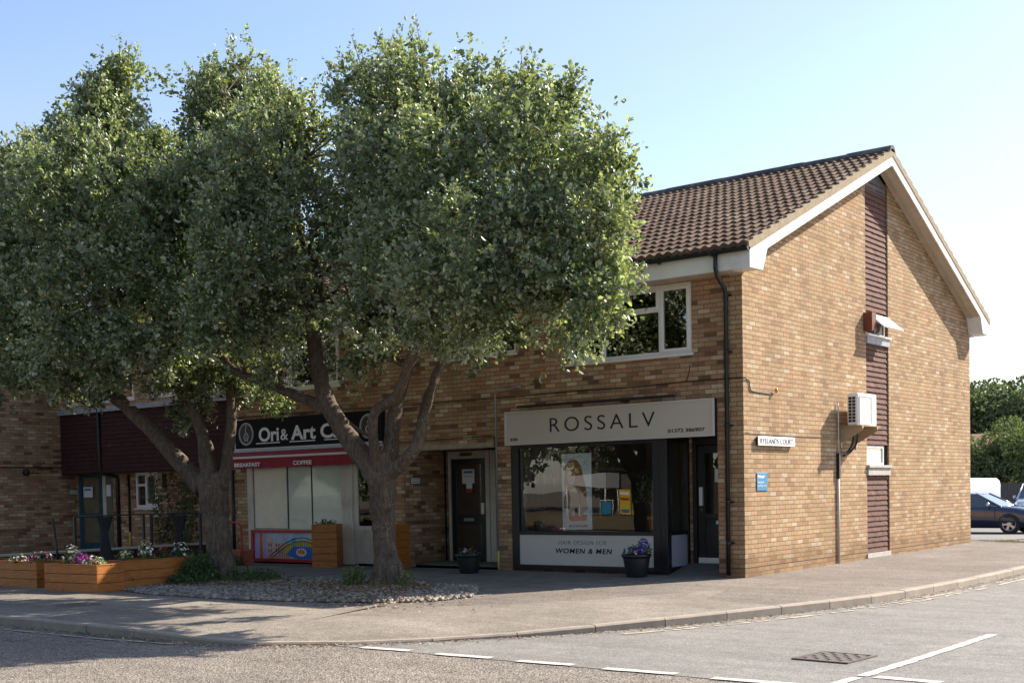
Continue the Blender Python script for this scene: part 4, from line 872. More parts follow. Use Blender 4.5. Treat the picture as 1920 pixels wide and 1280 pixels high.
def crown_points(lobes, rg, dens, skin=.42, ns=1.0, inner=.35):
    """shoot tips spread through the outer shell of a cluster of uneven lobes"""
    P = []; O = []; TN = []
    Lb = np.array(lobes); Cc = Lb[:, :3]; Rr_ = Lb[:, 3]
    for i, (x, y, z, r) in enumerate(lobes):
        n = int(dens*4*math.pi*r*r); u = norm(rg.normal(size=(n, 3)))
        # lumpy radius
        ph = rg.uniform(0, 6.28, (6, 1)); fr = norm(rg.normal(size=(6, 3)))*rg.uniform(3, 7, (6, 1))
        lump = 1+.13*np.sin(u@fr.T+ph.T).sum(1)/1.6
        rad = r*lump*(.86-skin*rg.random(n)**1.7)*ns
        p = np.array([x, y, z])+u*rad[:, None]*np.array([1, 1, 1.04])
        # shoots gather into leafy sprays of very different size, each with its own shell
        q = 22; m_ = max(1, n//q); p = p[:m_]; uu = u[:m_]; ax = norm(uu+np.array([0, 0, .45])+rg.normal(size=(m_, 3))*.35)
        rs = rg.uniform(.13, .40, (m_, 1, 1))*(.75+.25*r); v = norm(rg.normal(size=(m_, q, 3))+ax[:, None, :]*.75)
        el_ = 1+ax[:, None, :]*0; pp = p[:, None, :]+v*rs*(.45+.6*rg.random((m_, q, 1)))+ax[:, None, :]*rs*rg.normal(size=(m_, q, 1))*.45
        TN.append(np.repeat(rg.normal(0, .26, m_), q)); P.append(pp.reshape(-1, 3)); O.append(norm((v+ax[:, None, :]*.7).reshape(-1, 3)+rg.normal(size=(m_*q, 3))*.25))
    P = np.concatenate(P); O = np.concatenate(O); TN = np.concatenate(TN)
    # drop shoots buried deep inside the union
    dep = np.max(Rr_[None, :]-np.linalg.norm(P[:, None, :]-Cc[None], axis=2), axis=1)
    keep = (dep < .50) | (rg.random(len(P)) < inner*.2)
    keep &= dep < 1.0
    P = P[keep]; O = O[keep]; TN = TN[keep]
    # gaps between branches: low frequency holes
    fr = rg.normal(size=(10, 3))*2.9; ph = rg.uniform(0, 6.28, 10); h = np.sin(P@fr.T+ph).sum(1)/math.sqrt(10)
    keep = h > -.66+rg.normal(size=len(P))*.2
    return P[keep], O[keep], TN[keep]
def upshoots(P, O, rg, n, lo=.10, hi=.42):
    """long leading shoots that stick out of the outline"""
    sc_ = P[:, 2]+rg.normal(size=len(P))*.5; idx = np.argsort(-sc_)[:int(len(P)*.22)]
    ids = rg.choice(idx, n, replace=False); cp = []; co = []; st = []
    for i in ids:
        o = norm(O[i]*.5+np.array([0, 0, 1.0])+rg.normal(size=3)*.22); L_ = rg.uniform(lo, hi)
        st.append((P[i]-o*.15, P[i]+o*L_))
        for k in np.arange(0, L_, .045): cp.append(P[i]+o*k+rg.normal(size=3)*.03); co.append(norm(o+rg.normal(size=3)*.55))
        cp.append(P[i]+o*L_); co.append(o)
    return np.array(cp), np.array(co), st
def make_tree(name, label, base, limbs, lobes, seed, dens, L, twigs, shoots=150, m=None, keepf=None):
    rg = np.random.default_rng(seed); rnd = random.Random(seed)
    t = thing(name, label, 'tree', base, 'broad leaved street trees in front of the parade')
    b = MB(); nodes = []
    for li, lb in enumerate(limbs):
        pts = cr([(q[0], q[1], q[2], q[3]) for q in lb], 7); 
        P3 = [Vector(p[:3])+Vector((rnd.uniform(-1, 1), rnd.uniform(-1, 1), rnd.uniform(-.4, .4)))*p[3]*.07 for p in pts]; rd = [p[3]*rnd.uniform(.95, 1.06) for p in pts]
        ns = 18 if li == 0 else 12
        b.tube(P3, rd, ns)
        if li: nodes += [(P3[i], rd[i]) for i in range(len(P3)//3, len(P3))]
    # root flare
    if base is not None:
        r0 = limbs[0][0][3]
        for k in range(7):
            a = k*.9+.3; d = Vector((math.cos(a), math.sin(a), 0)); c0 = Vector(base)
            b.tube([c0+d*r0*.55+Vector((0, 0, .42)), c0+d*r0*.80+Vector((0, 0, .18)), c0+d*r0*1.25+Vector((0, 0, .03)), c0+d*r0*1.6+Vector((0, 0, -.06))], [r0*.30, r0*.34, r0*.26, r0*.10], 8)
    me_m = M['bark'] if m is None else M['barkd']
    tr = b.build('trunk', me_m, t)
    rm = tr.modifiers.new('merge', 'REMESH'); rm.mode = 'VOXEL'; rm.voxel_size = .022; rm.use_smooth_shade = True
    sm = tr.modifiers.new('smooth', 'SMOOTH'); sm.factor = .6; sm.iterations = 5
    b = MB()
    for (x, y, z, r) in lobes:                              # branches reaching into each lobe
        for q in range(3):
            tgt = Vector((x, y, z))+Vector((rnd.uniform(-.6, .6), rnd.uniform(-.6, .6), rnd.uniform(-.3, .7)))*r
            cand = sorted(nodes, key=lambda n_: (n_[0]-tgt).length+max(0, n_[0].z-tgt.z)*1.5)[0]
            p0, r0 = cand; mid = (p0+tgt)/2+Vector((rnd.uniform(-.15, .15), rnd.uniform(-.15, .15), rnd.uniform(-.05, .25)))*r
            rr_ = min(r0*.6, .035); pts = cr([p0, mid, tgt], 4); b.tube(pts, [rr_*(1-.75*i/(len(pts)-1)) for i in range(len(pts))], 6)
            for w_ in range(twigs):
                s0 = pts[rnd.randrange(3, len(pts))]; e = s0+Vector((rnd.uniform(-1, 1), rnd.uniform(-1, 1), rnd.uniform(-.2, 1)))*r*.45
                b.tube([s0, (s0+e)/2+Vector((0, 0, .05)), e], [.010, .007, .004], 4)
    P, O, TN = crown_points(lobes, rg, dens)
    cp, co, st = upshoots(P, O, rg, shoots)
    for a, c in st: b.tube([a, (a+c)/2, c], [.006, .005, .003], 4)
    b.build('branches', me_m, t)
    k = 7; A = rosettes(P, O, k, L, rg); Bq = rosettes(cp, co, 3, L*.85, rg, .9)
    # stray leaves filling between the shoots
    Q = P+rg.normal(size=P.shape)*.07; D = norm(rg.normal(size=P.shape)+O*.5)
    Cq = (Q, D, norm(rg.normal(size=P.shape)+np.array([0, 0, .8])), L*rg.uniform(.6, 1.1, len(P)), L*rg.uniform(.4, .7, len(P)))
    tone = np.concatenate([np.repeat(np.clip(.27+TN+rg.normal(0, .14, len(P)), 0, 1), k), np.repeat(np.clip(rg.normal(.35, .2, len(cp)), 0, .9), 3), np.clip(rg.normal(.1, .15, len(P)), 0, .5)])
    arr = [np.concatenate(z) for z in zip(A, Bq, Cq)]
    leaves_np('crown', arr[0], arr[1], arr[2], arr[3], arr[4], tone, LEAF if m is None else m, t)
    print(name, 'leaves', len(arr[0])); return t
DENS = 150
# limbs: (x, y, z, radius) ; crowns: (x, y, z, lobe radius)
T2L = [[(-4.12, -3.75, -0.03, 0.241), (-4.16, -3.75, 0.12, 0.196), (-4.19, -3.75, 0.49, 0.174), (-4.22, -3.75, 0.98, 0.181), (-4.24, -3.75, 1.4, 0.204), (-4.24, -3.75, 1.68, 0.219)], [(-4.26, -3.75, 1.6, 0.189), (-4.47, -3.8, 1.91, 0.174), (-4.71, -3.9, 2.23, 0.16), (-4.97, -4.0, 2.65, 0.145), (-5.21, -4.0, 3.04, 0.131), (-5.38, -4.0, 3.76, 0.116), (-5.48, -4.0, 4.44, 0.1), (-5.8, -4.0, 5.06, 0.086), (-5.98, -4.0, 5.93, 0.067), (-6.04, -4.0, 7.12, 0.039)], [(-5.2, -4.0, 2.76, 0.108), (-5.49, -4.1, 2.94, 0.093), (-5.8, -4.2, 3.07, 0.082), (-6.2, -4.4, 3.25, 0.074), (-6.59, -4.6, 3.44, 0.067), (-6.75, -4.7, 3.67, 0.055), (-7.04, -4.8, 4.26, 0.039), (-7.62, -4.9, 5.17, 0.028)], [(-5.5, -4.0, 4.36, 0.085), (-5.33, -3.9, 4.85, 0.058), (-5.89, -3.8, 5.69, 0.047), (-5.73, -3.8, 6.76, 0.031)], [(-4.25, -3.75, 1.68, 0.136), (-4.21, -3.9, 2.05, 0.09), (-4.16, -4.0, 2.35, 0.082), (-4.02, -4.1, 2.64, 0.077), (-3.79, -4.1, 2.77, 0.077), (-3.57, -4.1, 2.87, 0.08), (-3.31, -4.2, 3.1, 0.075), (-3.1, -4.3, 3.35, 0.067), (-2.77, -4.4, 3.88, 0.052), (-2.55, -4.5, 4.73, 0.038), (-2.62, -4.5, 5.78, 0.024)], [(-4.16, -3.75, 1.7, 0.151), (-4.08, -3.7, 2.09, 0.128), (-4.11, -3.6, 2.5, 0.121), (-4.07, -3.5, 2.91, 0.098), (-3.95, -3.4, 3.36, 0.083), (-3.64, -3.3, 4.07, 0.068), (-3.17, -3.2, 4.99, 0.048), (-3.03, -3.2, 6.17, 0.029)], [(-4.09, -3.75, 1.76, 0.15), (-3.76, -3.7, 1.94, 0.104), (-3.61, -3.6, 2.19, 0.097), (-3.58, -3.5, 2.56, 0.089), (-3.55, -3.4, 2.88, 0.086), (-3.5, -3.3, 3.13, 0.064), (-3.44, -3.2, 3.41, 0.056), (-3.06, -3.1, 4.03, 0.048), (-2.51, -3.0, 4.78, 0.037), (-1.89, -3.0, 5.62, 0.025)], [(-3.52, -3.5, 2.71, 0.074), (-3.3, -3.6, 3.02, 0.062), (-3.08, -3.7, 3.27, 0.054), (-2.32, -4.0, 3.72, 0.045), (-1.29, -4.2, 4.04, 0.033), (-0.33, -4.3, 4.33, 0.022), (0.25, -4.3, 4.66, 0.012)], [(-5.21, -3.9, 2.83, 0.05), (-5.12, -3.6, 2.59, 0.043), (-5.0, -3.3, 2.38, 0.035)]]
T1L = [[(-7.63, -4.1, -0.02, 0.249), (-7.66, -4.1, 0.18, 0.203), (-7.72, -4.1, 0.63, 0.212), (-7.8, -4.1, 1.17, 0.237), (-7.83, -4.1, 1.58, 0.258), (-7.85, -4.1, 1.81, 0.258)], [(-8.06, -4.1, 1.58, 0.193), (-8.41, -4.2, 1.91, 0.16), (-8.73, -4.3, 2.24, 0.14), (-9.07, -4.4, 2.59, 0.128), (-9.6, -4.5, 3.02, 0.116), (-10.07, -4.6, 3.35, 0.104), (-10.35, -4.7, 3.76, 0.087), (-10.84, -4.8, 4.64, 0.07), (-10.95, -4.9, 5.78, 0.044), (-11.04, -4.9, 7.02, 0.026)], [(-7.67, -4.1, 1.6, 0.157), (-7.61, -4.0, 1.89, 0.108), (-7.68, -3.9, 2.16, 0.1), (-7.71, -3.8, 2.53, 0.096), (-7.67, -3.8, 2.89, 0.092), (-7.83, -3.7, 3.4, 0.084), (-8.2, -3.6, 4.13, 0.085), (-8.49, -3.5, 5.46, 0.065), (-8.47, -3.4, 7.05, 0.039), (-8.12, -3.4, 8.37, 0.021)], [(-7.89, -4.1, 1.72, 0.167), (-7.92, -4.2, 2.17, 0.108), (-7.98, -4.2, 2.49, 0.091), (-8.09, -4.3, 2.89, 0.091), (-8.5, -4.3, 3.37, 0.084), (-8.71, -4.4, 3.92, 0.071), (-9.04, -4.5, 5.04, 0.055), (-9.42, -4.5, 6.55, 0.038), (-9.56, -4.5, 8.22, 0.021)], [(-7.85, -4.1, 1.81, 0.108), (-7.98, -4.0, 2.17, 0.067), (-8.32, -3.9, 2.74, 0.042), (-8.49, -3.8, 3.21, 0.034)]]
T2C = [(-4.27, -3.7, 7.48, 0.61), (-3.33, -3.9, 7.06, 0.74), (-2.65, -3.5, 6.84, 0.74), (-1.47, -3.9, 6.46, 0.59), (-0.93, -3.7, 6.43, 0.51), (-3.31, -4.4, 6.21, 0.84), (-1.6, -4.9, 5.67, 0.92), (-0.76, -4.5, 5.53, 0.83), (0.01, -4.4, 5.49, 0.61), (0.29, -4.4, 5.34, 0.34), (0.39, -5.0, 4.47, 0.6), (-0.18, -5.2, 4.39, 0.79), (-0.96, -5.6, 4.37, 0.86), (-2.6, -5.1, 4.73, 0.83), (0.6, -5.1, 3.86, 0.42), (0.15, -5.0, 3.79, 0.56), (0.6, -5.2, 3.43, 0.27), (-0.94, -5.0, 3.84, 0.58), (-1.94, -5.0, 3.91, 0.61), (-3.01, -4.8, 3.94, 0.6), (-4.27, -4.0, 5.51, 0.6), (-4.07, -4.4, 4.63, 0.47), (-0.56, -4.0, 3.56, 0.28), (-2.16, -4.3, 3.75, 0.37), (-4.22, -4.0, 3.54, 0.36), (-4.68, -3.6, 6.7, 0.41), (-4.21, -2.6, 6.06, 1.36), (-2.57, -2.5, 5.66, 1.3), (-1.51, -2.6, 5.25, 0.94), (-3.52, -2.8, 4.44, 0.91), (-4.91, -2.9, 4.58, 0.78), (-6.72, -4.2, 7.26, 0.5), (-6.01, -4.0, 7.36, 0.56), (-5.7, -3.7, 7.14, 0.32), (-5.49, -4.9, 6.26, 0.89), (-6.62, -4.9, 6.33, 0.71), (-6.93, -5.2, 5.63, 0.88), (-5.31, -5.5, 5.19, 0.9), (-5.34, -4.3, 5.78, 0.66), (-7.11, -5.3, 4.72, 0.75), (-5.47, -5.6, 4.26, 0.75), (-5.09, -5.0, 4.37, 0.6), (-6.73, -5.2, 4.11, 0.5), (-5.71, -5.0, 3.95, 0.45), (-5.7, -4.5, 3.42, 0.25), (-8.03, -5.0, 5.38, 0.52), (-5.85, -3.6, 4.35, 0.26), (-6.25, -3.6, 5.34, 0.44), (-7.83, -3.6, 6.28, 1.1), (-5.89, -3.6, 6.58, 0.3)]
T1C = [(-9.73, -4.4, 8.68, 0.43), (-9.88, -4.5, 8.18, 0.58), (-9.7, -4.8, 7.59, 0.78), (-8.62, -4.6, 7.03, 0.59), (-11.24, -4.6, 7.59, 0.68), (-12.41, -4.7, 7.29, 0.75), (-14.32, -4.7, 7.39, 0.94), (-11.11, -5.3, 6.31, 1.22), (-8.58, -5.7, 6.13, 1.21), (-7.87, -5.0, 5.88, 0.95), (-13.69, -5.2, 6.1, 1.32), (-11.04, -5.7, 4.95, 1.11), (-8.65, -6.0, 4.65, 1.11), (-7.8, -5.4, 4.62, 1.02), (-12.13, -5.2, 4.05, 0.73), (-10.26, -5.3, 3.94, 0.72), (-8.85, -5.2, 3.88, 0.62), (-11.09, -5.0, 3.53, 0.33), (-10.1, -4.9, 3.43, 0.28), (-8.1, -4.8, 3.67, 0.53), (-7.97, -4.2, 3.61, 0.54), (-8.27, -4.1, 3.0, 0.32), (-7.83, -3.4, 3.56, 0.55), (-7.39, -3.2, 3.13, 0.28), (-8.61, -2.9, 4.61, 1.06), (-9.88, -3.2, 5.09, 1.18), (-14.36, -5.0, 4.77, 1.15), (-11.95, -4.9, 3.67, 0.34), (-9.32, -2.6, 8.69, 0.67), (-8.76, -2.5, 8.71, 0.78), (-8.97, -2.6, 8.14, 0.83), (-10.0, -2.8, 7.03, 0.85), (-7.87, -2.7, 7.18, 0.66), (-12.11, -3.2, 7.2, 1.2), (-14.59, -3.2, 6.82, 1.66), (-11.87, -3.3, 5.71, 1.55), (-8.03, -2.4, 4.6, 0.58)]

make_tree('street_tree', 'bushy grey green tree with many forked limbs in the middle, nearest the dark salon', (-4.13, -3.75, 0), T2L, T2C, 21, DENS, .078, 2, 260)
make_tree('street_tree', 'dense dark green tree at the left behind the planters and rails', (-7.68, -4.1, 0), T1L, T1C, 22, DENS, .082, 2, 260)

def clump(name, label, cat, c, r, h, n, L, m, rg, group=None, up=.8, parent=None, stems=0):
    t = thing(name, label, cat, c, group)
    u = norm(rg.normal(size=(n, 3))); u[:, 2] = np.abs(u[:, 2]); p = np.array(c)+u*np.array([r, r, h])*(rg.random((n, 1))**.45)
    o = norm(u+np.array([0, 0, up])+rg.normal(size=(n, 3))*.3); A = rosettes(p, o, 4, L, rg)
    leaves_np('foliage', *A, np.clip(rg.normal(.15, .15, n*4), 0, .6), m, t)
    if stems:
        b = MB()
        for i in range(stems):
            j = rg.integers(n); b.tube([Vector(c)+Vector((rg.normal()*r*.2, rg.normal()*r*.2, 0)), Vector(p[j])], [.008, .004], 4)
        b.build('stems', M['barkd'], t)
    return t
GR = leafmat('garden leaves', (.045, .095, .025), (.10, .16, .06), trans=.2); GR2 = leafmat('pale garden leaves', (.13, .17, .06), (.22, .26, .12), trans=.25)
rg = np.random.default_rng(5)
clump('ivy_shrub', 'dark green bush growing against the foot of the left tree trunk', 'shrub', (-7.66, -4.62, .02), .36, .50, 900, .05, GR, rg, stems=6)
clump('ground_weed', 'low green weeds to the right of the left tree trunk', 'weed', (-7.0, -4.0, .02), .5, .20, 420, .05, GR, rg)
clump('ground_weed', 'low trailing weeds at the foot of the end-on planter beside the left trunk', 'weed', (-7.55, -4.9, .02), .35, .16, 300, .05, GR, rg)
clump('ground_weed', 'leafy weed tuft with pale leaves left of the middle tree trunk', 'weed', (-4.55, -4.1, .02), .22, .32, 200, .05, GR2, rg, stems=8)
clump('ground_weed', 'small dry weed tuft right of the middle tree trunk', 'weed', (-3.65, -3.85, .02), .16, .26, 110, .04, GR2, rg, stems=8)
def grass(name, label, c, rx, ry, n, h, col, cat='grass'):
    V = []; Fs = []
    for i in range(n):
        x = rr.gauss(0, .4)*rx+c[0]; y = rr.gauss(0, .4)*ry+c[1]; a = rr.uniform(0, 6.3); hh = h*rr.uniform(.4, 1.1); w = .004; lean = rr.uniform(0, .6)*hh
        dx, dy = math.cos(a), math.sin(a); n0 = len(V); V += [(x-dy*w, y+dx*w, c[2]), (x+dy*w, y-dx*w, c[2]), (x+dx*lean, y+dy*lean, c[2]+hh)]; Fs.append((n0, n0+1, n0+2))
    o = MB().faces(V, Fs).build(name, perface_mat(name+' blades', [(0, sc(col, .5)), (.6, col), (1, (col[0]*1.5, col[1]*1.2, col[2]))])); return tag(o, label, cat, kind='stuff')
grass('dry_grass', 'strip of pale dry grass at the far corner of the gable wall', (.2, 12.1, -.01), 1.6, .8, 3500, .10, (.34, .30, .13))
grass('grass_tuft', 'thin dry grass tufts around the middle tree trunk', (-4.0, -3.95, .02), .9, .5, 500, .16, (.20, .17, .08))
grass('grass_tuft', 'thin green grass tufts around the left tree trunk', (-7.4, -4.3, .02), 1.3, .6, 900, .16, (.10, .13, .05))
# climbing plant on the set-back wall
t = thing('climbing_plant', 'straggly tall climbing plant against the brick wall right of the small white window', 'plant', (-14.3, .1, .2))
b = MB(); P = []; O = []
for i in range(16):
    p = Vector((-14.6+rr.uniform(-.7, .6), .15+rr.uniform(-.2, .15), .2)); path = [p.copy()]; H = rr.choice([.9, 1.2, 1.7, 1.9]) if i > 3 else 2.1
    if i <= 3: path[0].x = -14.0+rr.uniform(-.2, .2)
    while path[-1].z < H: path.append(path[-1]+Vector((rr.uniform(-.09, .09), rr.uniform(-.03, .03), .12)))
    b.tube(path, .006, 4)
    for q in path[2:]:
        for _ in range(3): P.append(tuple(q+Vector((rr.uniform(-.1, .1), rr.uniform(-.06, .06), rr.uniform(-.05, .05))))); O.append((rr.uniform(-1, 1), rr.uniform(-1, .2), rr.uniform(-.6, .6)))
b.build('stems', M['barkd'], t); P = np.array(P); O = norm(np.array(O)); A = rosettes(P, O, 3, .10, rg)
leaves_np('foliage', A[0], A[1], A[2], A[3], A[4]*.55, np.clip(rg.normal(.2, .2, len(A[0])), 0, .7), GR, t)

# ================================================================ planters, pots, rails
wood = None
def wood_mat():
    m, n, l, p = nt('orange stained boards'); g = n.new('ShaderNodeNewGeometry'); mp = n.new('ShaderNodeMapping'); mp.inputs['Scale'].default_value = (1, 1, 7); l.new(g.outputs['Position'], mp.inputs[0])
    c = ramp(n, l, noise(n, l, 5, 6, .65, mp.outputs[0]), [(.3, (.27, .085, .012)), (.55, (.42, .145, .022)), (.8, (.52, .20, .04))])
    c = mixc(n, l, c, (.16, .045, .01), ramp(n, l, noise(n, l, 9, 2), [(.66, 0), (.72, .8)]))
    l.new(c, p.inputs['Base Color']); p.inputs['Roughness'].default_value = .5; bump(n, l, p, noise(n, l, 40, 4, .6, mp.outputs[0]), .2, .005); return m
WD = wood_mat(); SOIL = mat('dark compost', (.05, .035, .025), .95, bmp=.6, bscale=40)
def planter(label, c, ang, L_, W_, H, nb, group='orange wooden planters'):
    t = thing('wooden_planter', label, 'planter', c, group); G = Matrix.Translation(c) @ Matrix.Rotation(ang, 4, 'Z'); b = MB(); bh = H/nb
    for k in range(nb):
        j = rr.uniform(-.003, .003); z0, z1 = k*bh+.004, (k+1)*bh-.003
        b.box(-L_/2+j, L_/2+j, -W_/2+.001*k, -W_/2+.022, z0, z1, 0, G); b.box(-L_/2+j, L_/2+j, W_/2-.022, W_/2, z0, z1, 0, G)
        b.box(-L_/2+.001+j, -L_/2+.022, -W_/2+.023, W_/2-.023, z0, z1, 0, G); b.box(L_/2-.022, L_/2-.001+j, -W_/2+.023, W_/2-.023, z0, z1, 0, G)
    b.build('boards', WD, t, bevel=.003)
    MB().box(-L_/2+.024, L_/2-.024, -W_/2+.024, W_/2-.024, .01, H-.045, 0, G).build('soil', SOIL, t)
    b = MB()
    b.box(-L_/2-.0, L_/2, -W_/2-.004, -W_/2+.035, H-.002, H+.016, 0, G); b.box(-L_/2, L_/2, W_/2-.035, W_/2+.004, H-.002, H+.016, 0, G); b.box(-L_/2-.004, -L_/2+.035, -W_/2+.036, W_/2-.036, H-.002, H+.016, 0, G); b.box(L_/2-.035, L_/2+.004, -W_/2+.036, W_/2-.036, H-.002, H+.016, 0, G)
    b.build('rim', WD, t, bevel=.003); return t, G
pA, GA = planter('low orange planter cut off by the left edge, with red and pink flowers', (-10.45, -6.16, 0), R(3), 1.75, .52, .42, 3)
pB, GB = planter('low orange planter with magenta and white petunias, end on the pavement', (-8.26, -6.34, 0), R(4), 1.30, .52, .42, 3)
pC, GC = planter('low orange planter set end on, running back from the petunia planter to the left tree', (-8.03, -5.17, 0), R(90), 1.5, .45, .44, 3)
planter('tall orange box planter left of the cafe door with a green plant on top', (-8.85, -.52, 0), R(32), .50, .50, .84, 6)
planter('tall orange box planter right of the middle trunk by the brick pier', (-7.02, -.62, 0), R(10), .50, .50, .84, 6)
clump('box_plant', 'small dark green plant on top of the tall planter left of the cafe door', 'plant', (-8.85, -.52, .80), .17, .10, 90, .05, GR, rg)
petals = {}
def flower(label, c, r, h, cols, n, rgx, L=.045, fm=None):
    t = clump('flowering_plant', label, 'flowers', c, r, h, 60, L, fm or GR, rgx, 'flowering plants in the planters and tubs')
    for ci, col in enumerate(cols):
        key = tuple(col)
        if key not in petals: petals[key] = mat('petals', col, .6, var=.25, scale=60)
        for i in range(n):
            b = MB()
            u = Vector((rgx.normal(), rgx.normal(), abs(rgx.normal())+.35)).normalized(); p = Vector(c)+Vector((u.x*r*1.05, u.y*r*1.05, u.z*h*1.12))*rgx.uniform(.85, 1.1); s_ = rgx.uniform(.018, .032)
            q = u.orthogonal().normalized(); w_ = u.cross(q); ring = [p+(q*math.cos(a)+w_*math.sin(a))*s_*(1 if k % 2 else .72)+u*.006 for k, a in enumerate([2*math.pi*k/10 for k in range(10)])]
            for k in range(10): b.poly([p-u*.008, ring[k], ring[(k+1) % 10]])
            b.build('blossom', petals[key], t)
    return t
WH, MG, RD, PK, PU, BL, CR_ = (.80, .78, .76), (.55, .03, .42), (.62, .03, .06), (.75, .35, .45), (.22, .08, .42), (.05, .05, .42), (.70, .62, .35)
flower('tiny red and pink flowers in the planter cut by the left edge', (-9.72, -6.2, .40), .20, .17, [RD, PK, WH], 14, rg)
flower('pale pink flowers at the extreme left edge planter', (-10.2, -6.3, .40), .16, .10, [PK, WH], 10, rg)
flower('tall white flowers at the left end of the petunia planter', (-8.66, -6.28, .40), .15, .27, [WH, CR_], 22, rg, fm=GR2)
flower('magenta petunias in the centre of the petunia planter', (-8.33, -6.32, .40), .17, .17, [MG, MG], 26, rg)
flower('white petunias at the right of the magenta ones', (-8.02, -6.33, .40), .17, .13, [WH, MG], 18, rg)
flower('small green plant with few pale blooms at the right end of the petunia planter', (-7.82, -6.36, .40), .10, .10, [CR_], 8, rg, fm=GR2)
flower('pale yellow flowering plant at the near end of the end-on planter', (-8.03, -5.72, .42), .13, .16, [CR_], 18, rg, fm=GR2)
flower('taller cream flowering plant behind the middle post', (-8.03, -5.35, .42), .13, .30, [CR_, WH], 18, rg, fm=GR2)
flower('red flowering plant in the end-on planter before the second black drape', (-8.03, -5.0, .42), .13, .18, [RD], 16, rg)
flower('small white daisies at the far end of the end-on planter', (-8.03, -4.68, .42), .15, .26, [WH], 26, rg)
def tub(label, c, r, h):
    t = thing('plastic_tub', label, 'plant pot', c, 'black plastic plant tubs')
    b = MB(); b.lathe([(0, 0), (r*.70, 0), (r*.72, .02), (r*.93, h*.80), (r*.93, h*.86), (r*1.0, h*.86), (r*1.04, h*.9), (r*1.04, h), (r*.93, h), (r*.90, h*.86), (0, h*.86)], c, 32)
    b.build('pot', M['black'], t); b = MB(); b.lathe([(0, h*.88), (r*.90, h*.88)], c, 24); b.build('soil', SOIL, t); return t
tub('round black plastic tub with purple lobelia beside the dark salon corner post', (-1.68, -.52, .01), .235, .37)
tub('round black plastic tub at the foot of the grey vent pipe by the flats entrance', (-4.92, -.88, .01), .235, .34)
flower('violet blue lobelia and pink flowers in the tub beside the salon', (-1.66, -.52, .35), .20, .13, [PU, BL, PK], 16, rg); flower('tall blue lobelia spikes at the right of the salon tub', (-1.56, -.50, .36), .11, .23, [BL, PU], 24, rg)
flower('small pale pink flowers in the tub by the flats entrance', (-4.92, -.88, .32), .19, .11, [PK, PU], 9, rg)
t = thing('terracotta_pot', 'square terracotta pot with weeds at the left of the mural', 'plant pot', (-11.2, -.75, .01))
b = MB(); b.extr([(-.15, 0), (.15, 0), (.19, .30), (-.19, .30)], 'y', -.17, .17); bb = MB(); bb.v = [(x-11.2, y-.75, z+.01) for x, y, z in b.v]; bb.f = b.f; bb.mi = b.mi; bb.sm = b.sm; bb.build('pot', M['terra'], t)
B('rim', M['terra'], t, (-11.41, -10.99, -.94, -.56, .285, .33), bevel=.008)
clump('trailing_weed', 'green weed growing in front of the terracotta pot', 'weed', (-11.1, -.98, .02), .25, .22, 130, .05, GR, rg)
b = MB(); b.tube(cr([(-11.6, -.9, .03), (-11.6, -.9, .82), (-11.55, -.9, .90), (-11.15, -.9, .89), (-11.03, -.9, .84), (-10.99, -.9, .74), (-10.97, -.9, .03)], 6), .022, 8); tag(b.build('hoop_barrier', M['redp']), 'red tubular hoop beside the left tree trunk', 'barrier')
# railings
t = thing('patio_railing', 'black patio railing with slim posts and a top rail behind the planters', 'railing', (-10, -4.5, 0))
PT = [(-10.76, -4.88, 1.13), (-9.79, -4.12, 1.15), (-9.68, -4.03, 1.15), (-8.98, -3.50, 1.16)]
for k, (x, y, z) in enumerate(PT): B('post', M['black'], t, (x-.022, x+.022, y-.022, y+.022, 0, z), bevel=.004)
b = MB(); b.tube([PT[0], PT[1]], .014, 8); b.tube([PT[2], PT[3]], .014, 8); b.tube([PT[1], PT[2]], .012, 6); b.build('rail', M['black'], t)
b = MB(); b.tube([(-10.98, -5.05, 0), (-11.07, -5.12, 1.11)], .022, 8); tag(b.build('leaning_post', M['black']), 'single black post leaning left of the railing, without a rail', 'post')
fab = mat('thin black cloth', (.013, .013, .015), .8, var=.3, bmp=.2)
for (x, y), lab in (((-10.33, -4.55), 'black cloth drape tied at its waist on the railing in front of the teal door'), ((-9.27, -3.74), 'black cloth drape tied at its waist on the railing nearest the left trunk')):
    b = MB(); n = 40; prof = [(.14, 1.12), (.12, 1.06), (.085, .95), (.055, .84), (.05, .80), (.07, .68), (.10, .5), (.13, .34), (.15, .22)]; vs = []; d = Vector((.79, .61, 0)); w_ = Vector((-.61, .79, 0))
    for r_, z in prof:
        for k in range(n): a = 2*math.pi*k/n; q = 1+.10*math.sin(a*9); p = Vector((x, y, z))+d*math.cos(a)*r_*q+w_*math.sin(a)*r_*.35*q; vs.append(p)
    b.faces(vs, [(i*n+k, i*n+(k+1) % n, (i+1)*n+(k+1) % n, (i+1)*n+k) for i in range(len(prof)-1) for k in range(n)], 0, True)
    tag(b.build('cloth_drape', fab), lab, 'drape', 'black cloth drapes tied on the railing')
t = thing('low_wall', 'low dark brick wall with a pale coping running back to the parade behind the railing', 'wall', (-12.8, -2.8, 0))
b = MB(); b.extr([(-12.85, -5.6), (-12.6, -5.6), (-12.95, -.02), (-13.2, -.02)], 'z', 0, .395); b.build('wall', M['brickd'], t); b = MB(); b.extr([(-12.9, -5.65), (-12.55, -5.65), (-12.9, -.01), (-13.25, -.01)], 'z', .396, .43); b.build('coping', M['concrete'], t)
o = B('ramp', M['concrete'], None, (-18.94, -13.3, -5.6, .44, -.05, .15)); o['kind'] = 'structure'

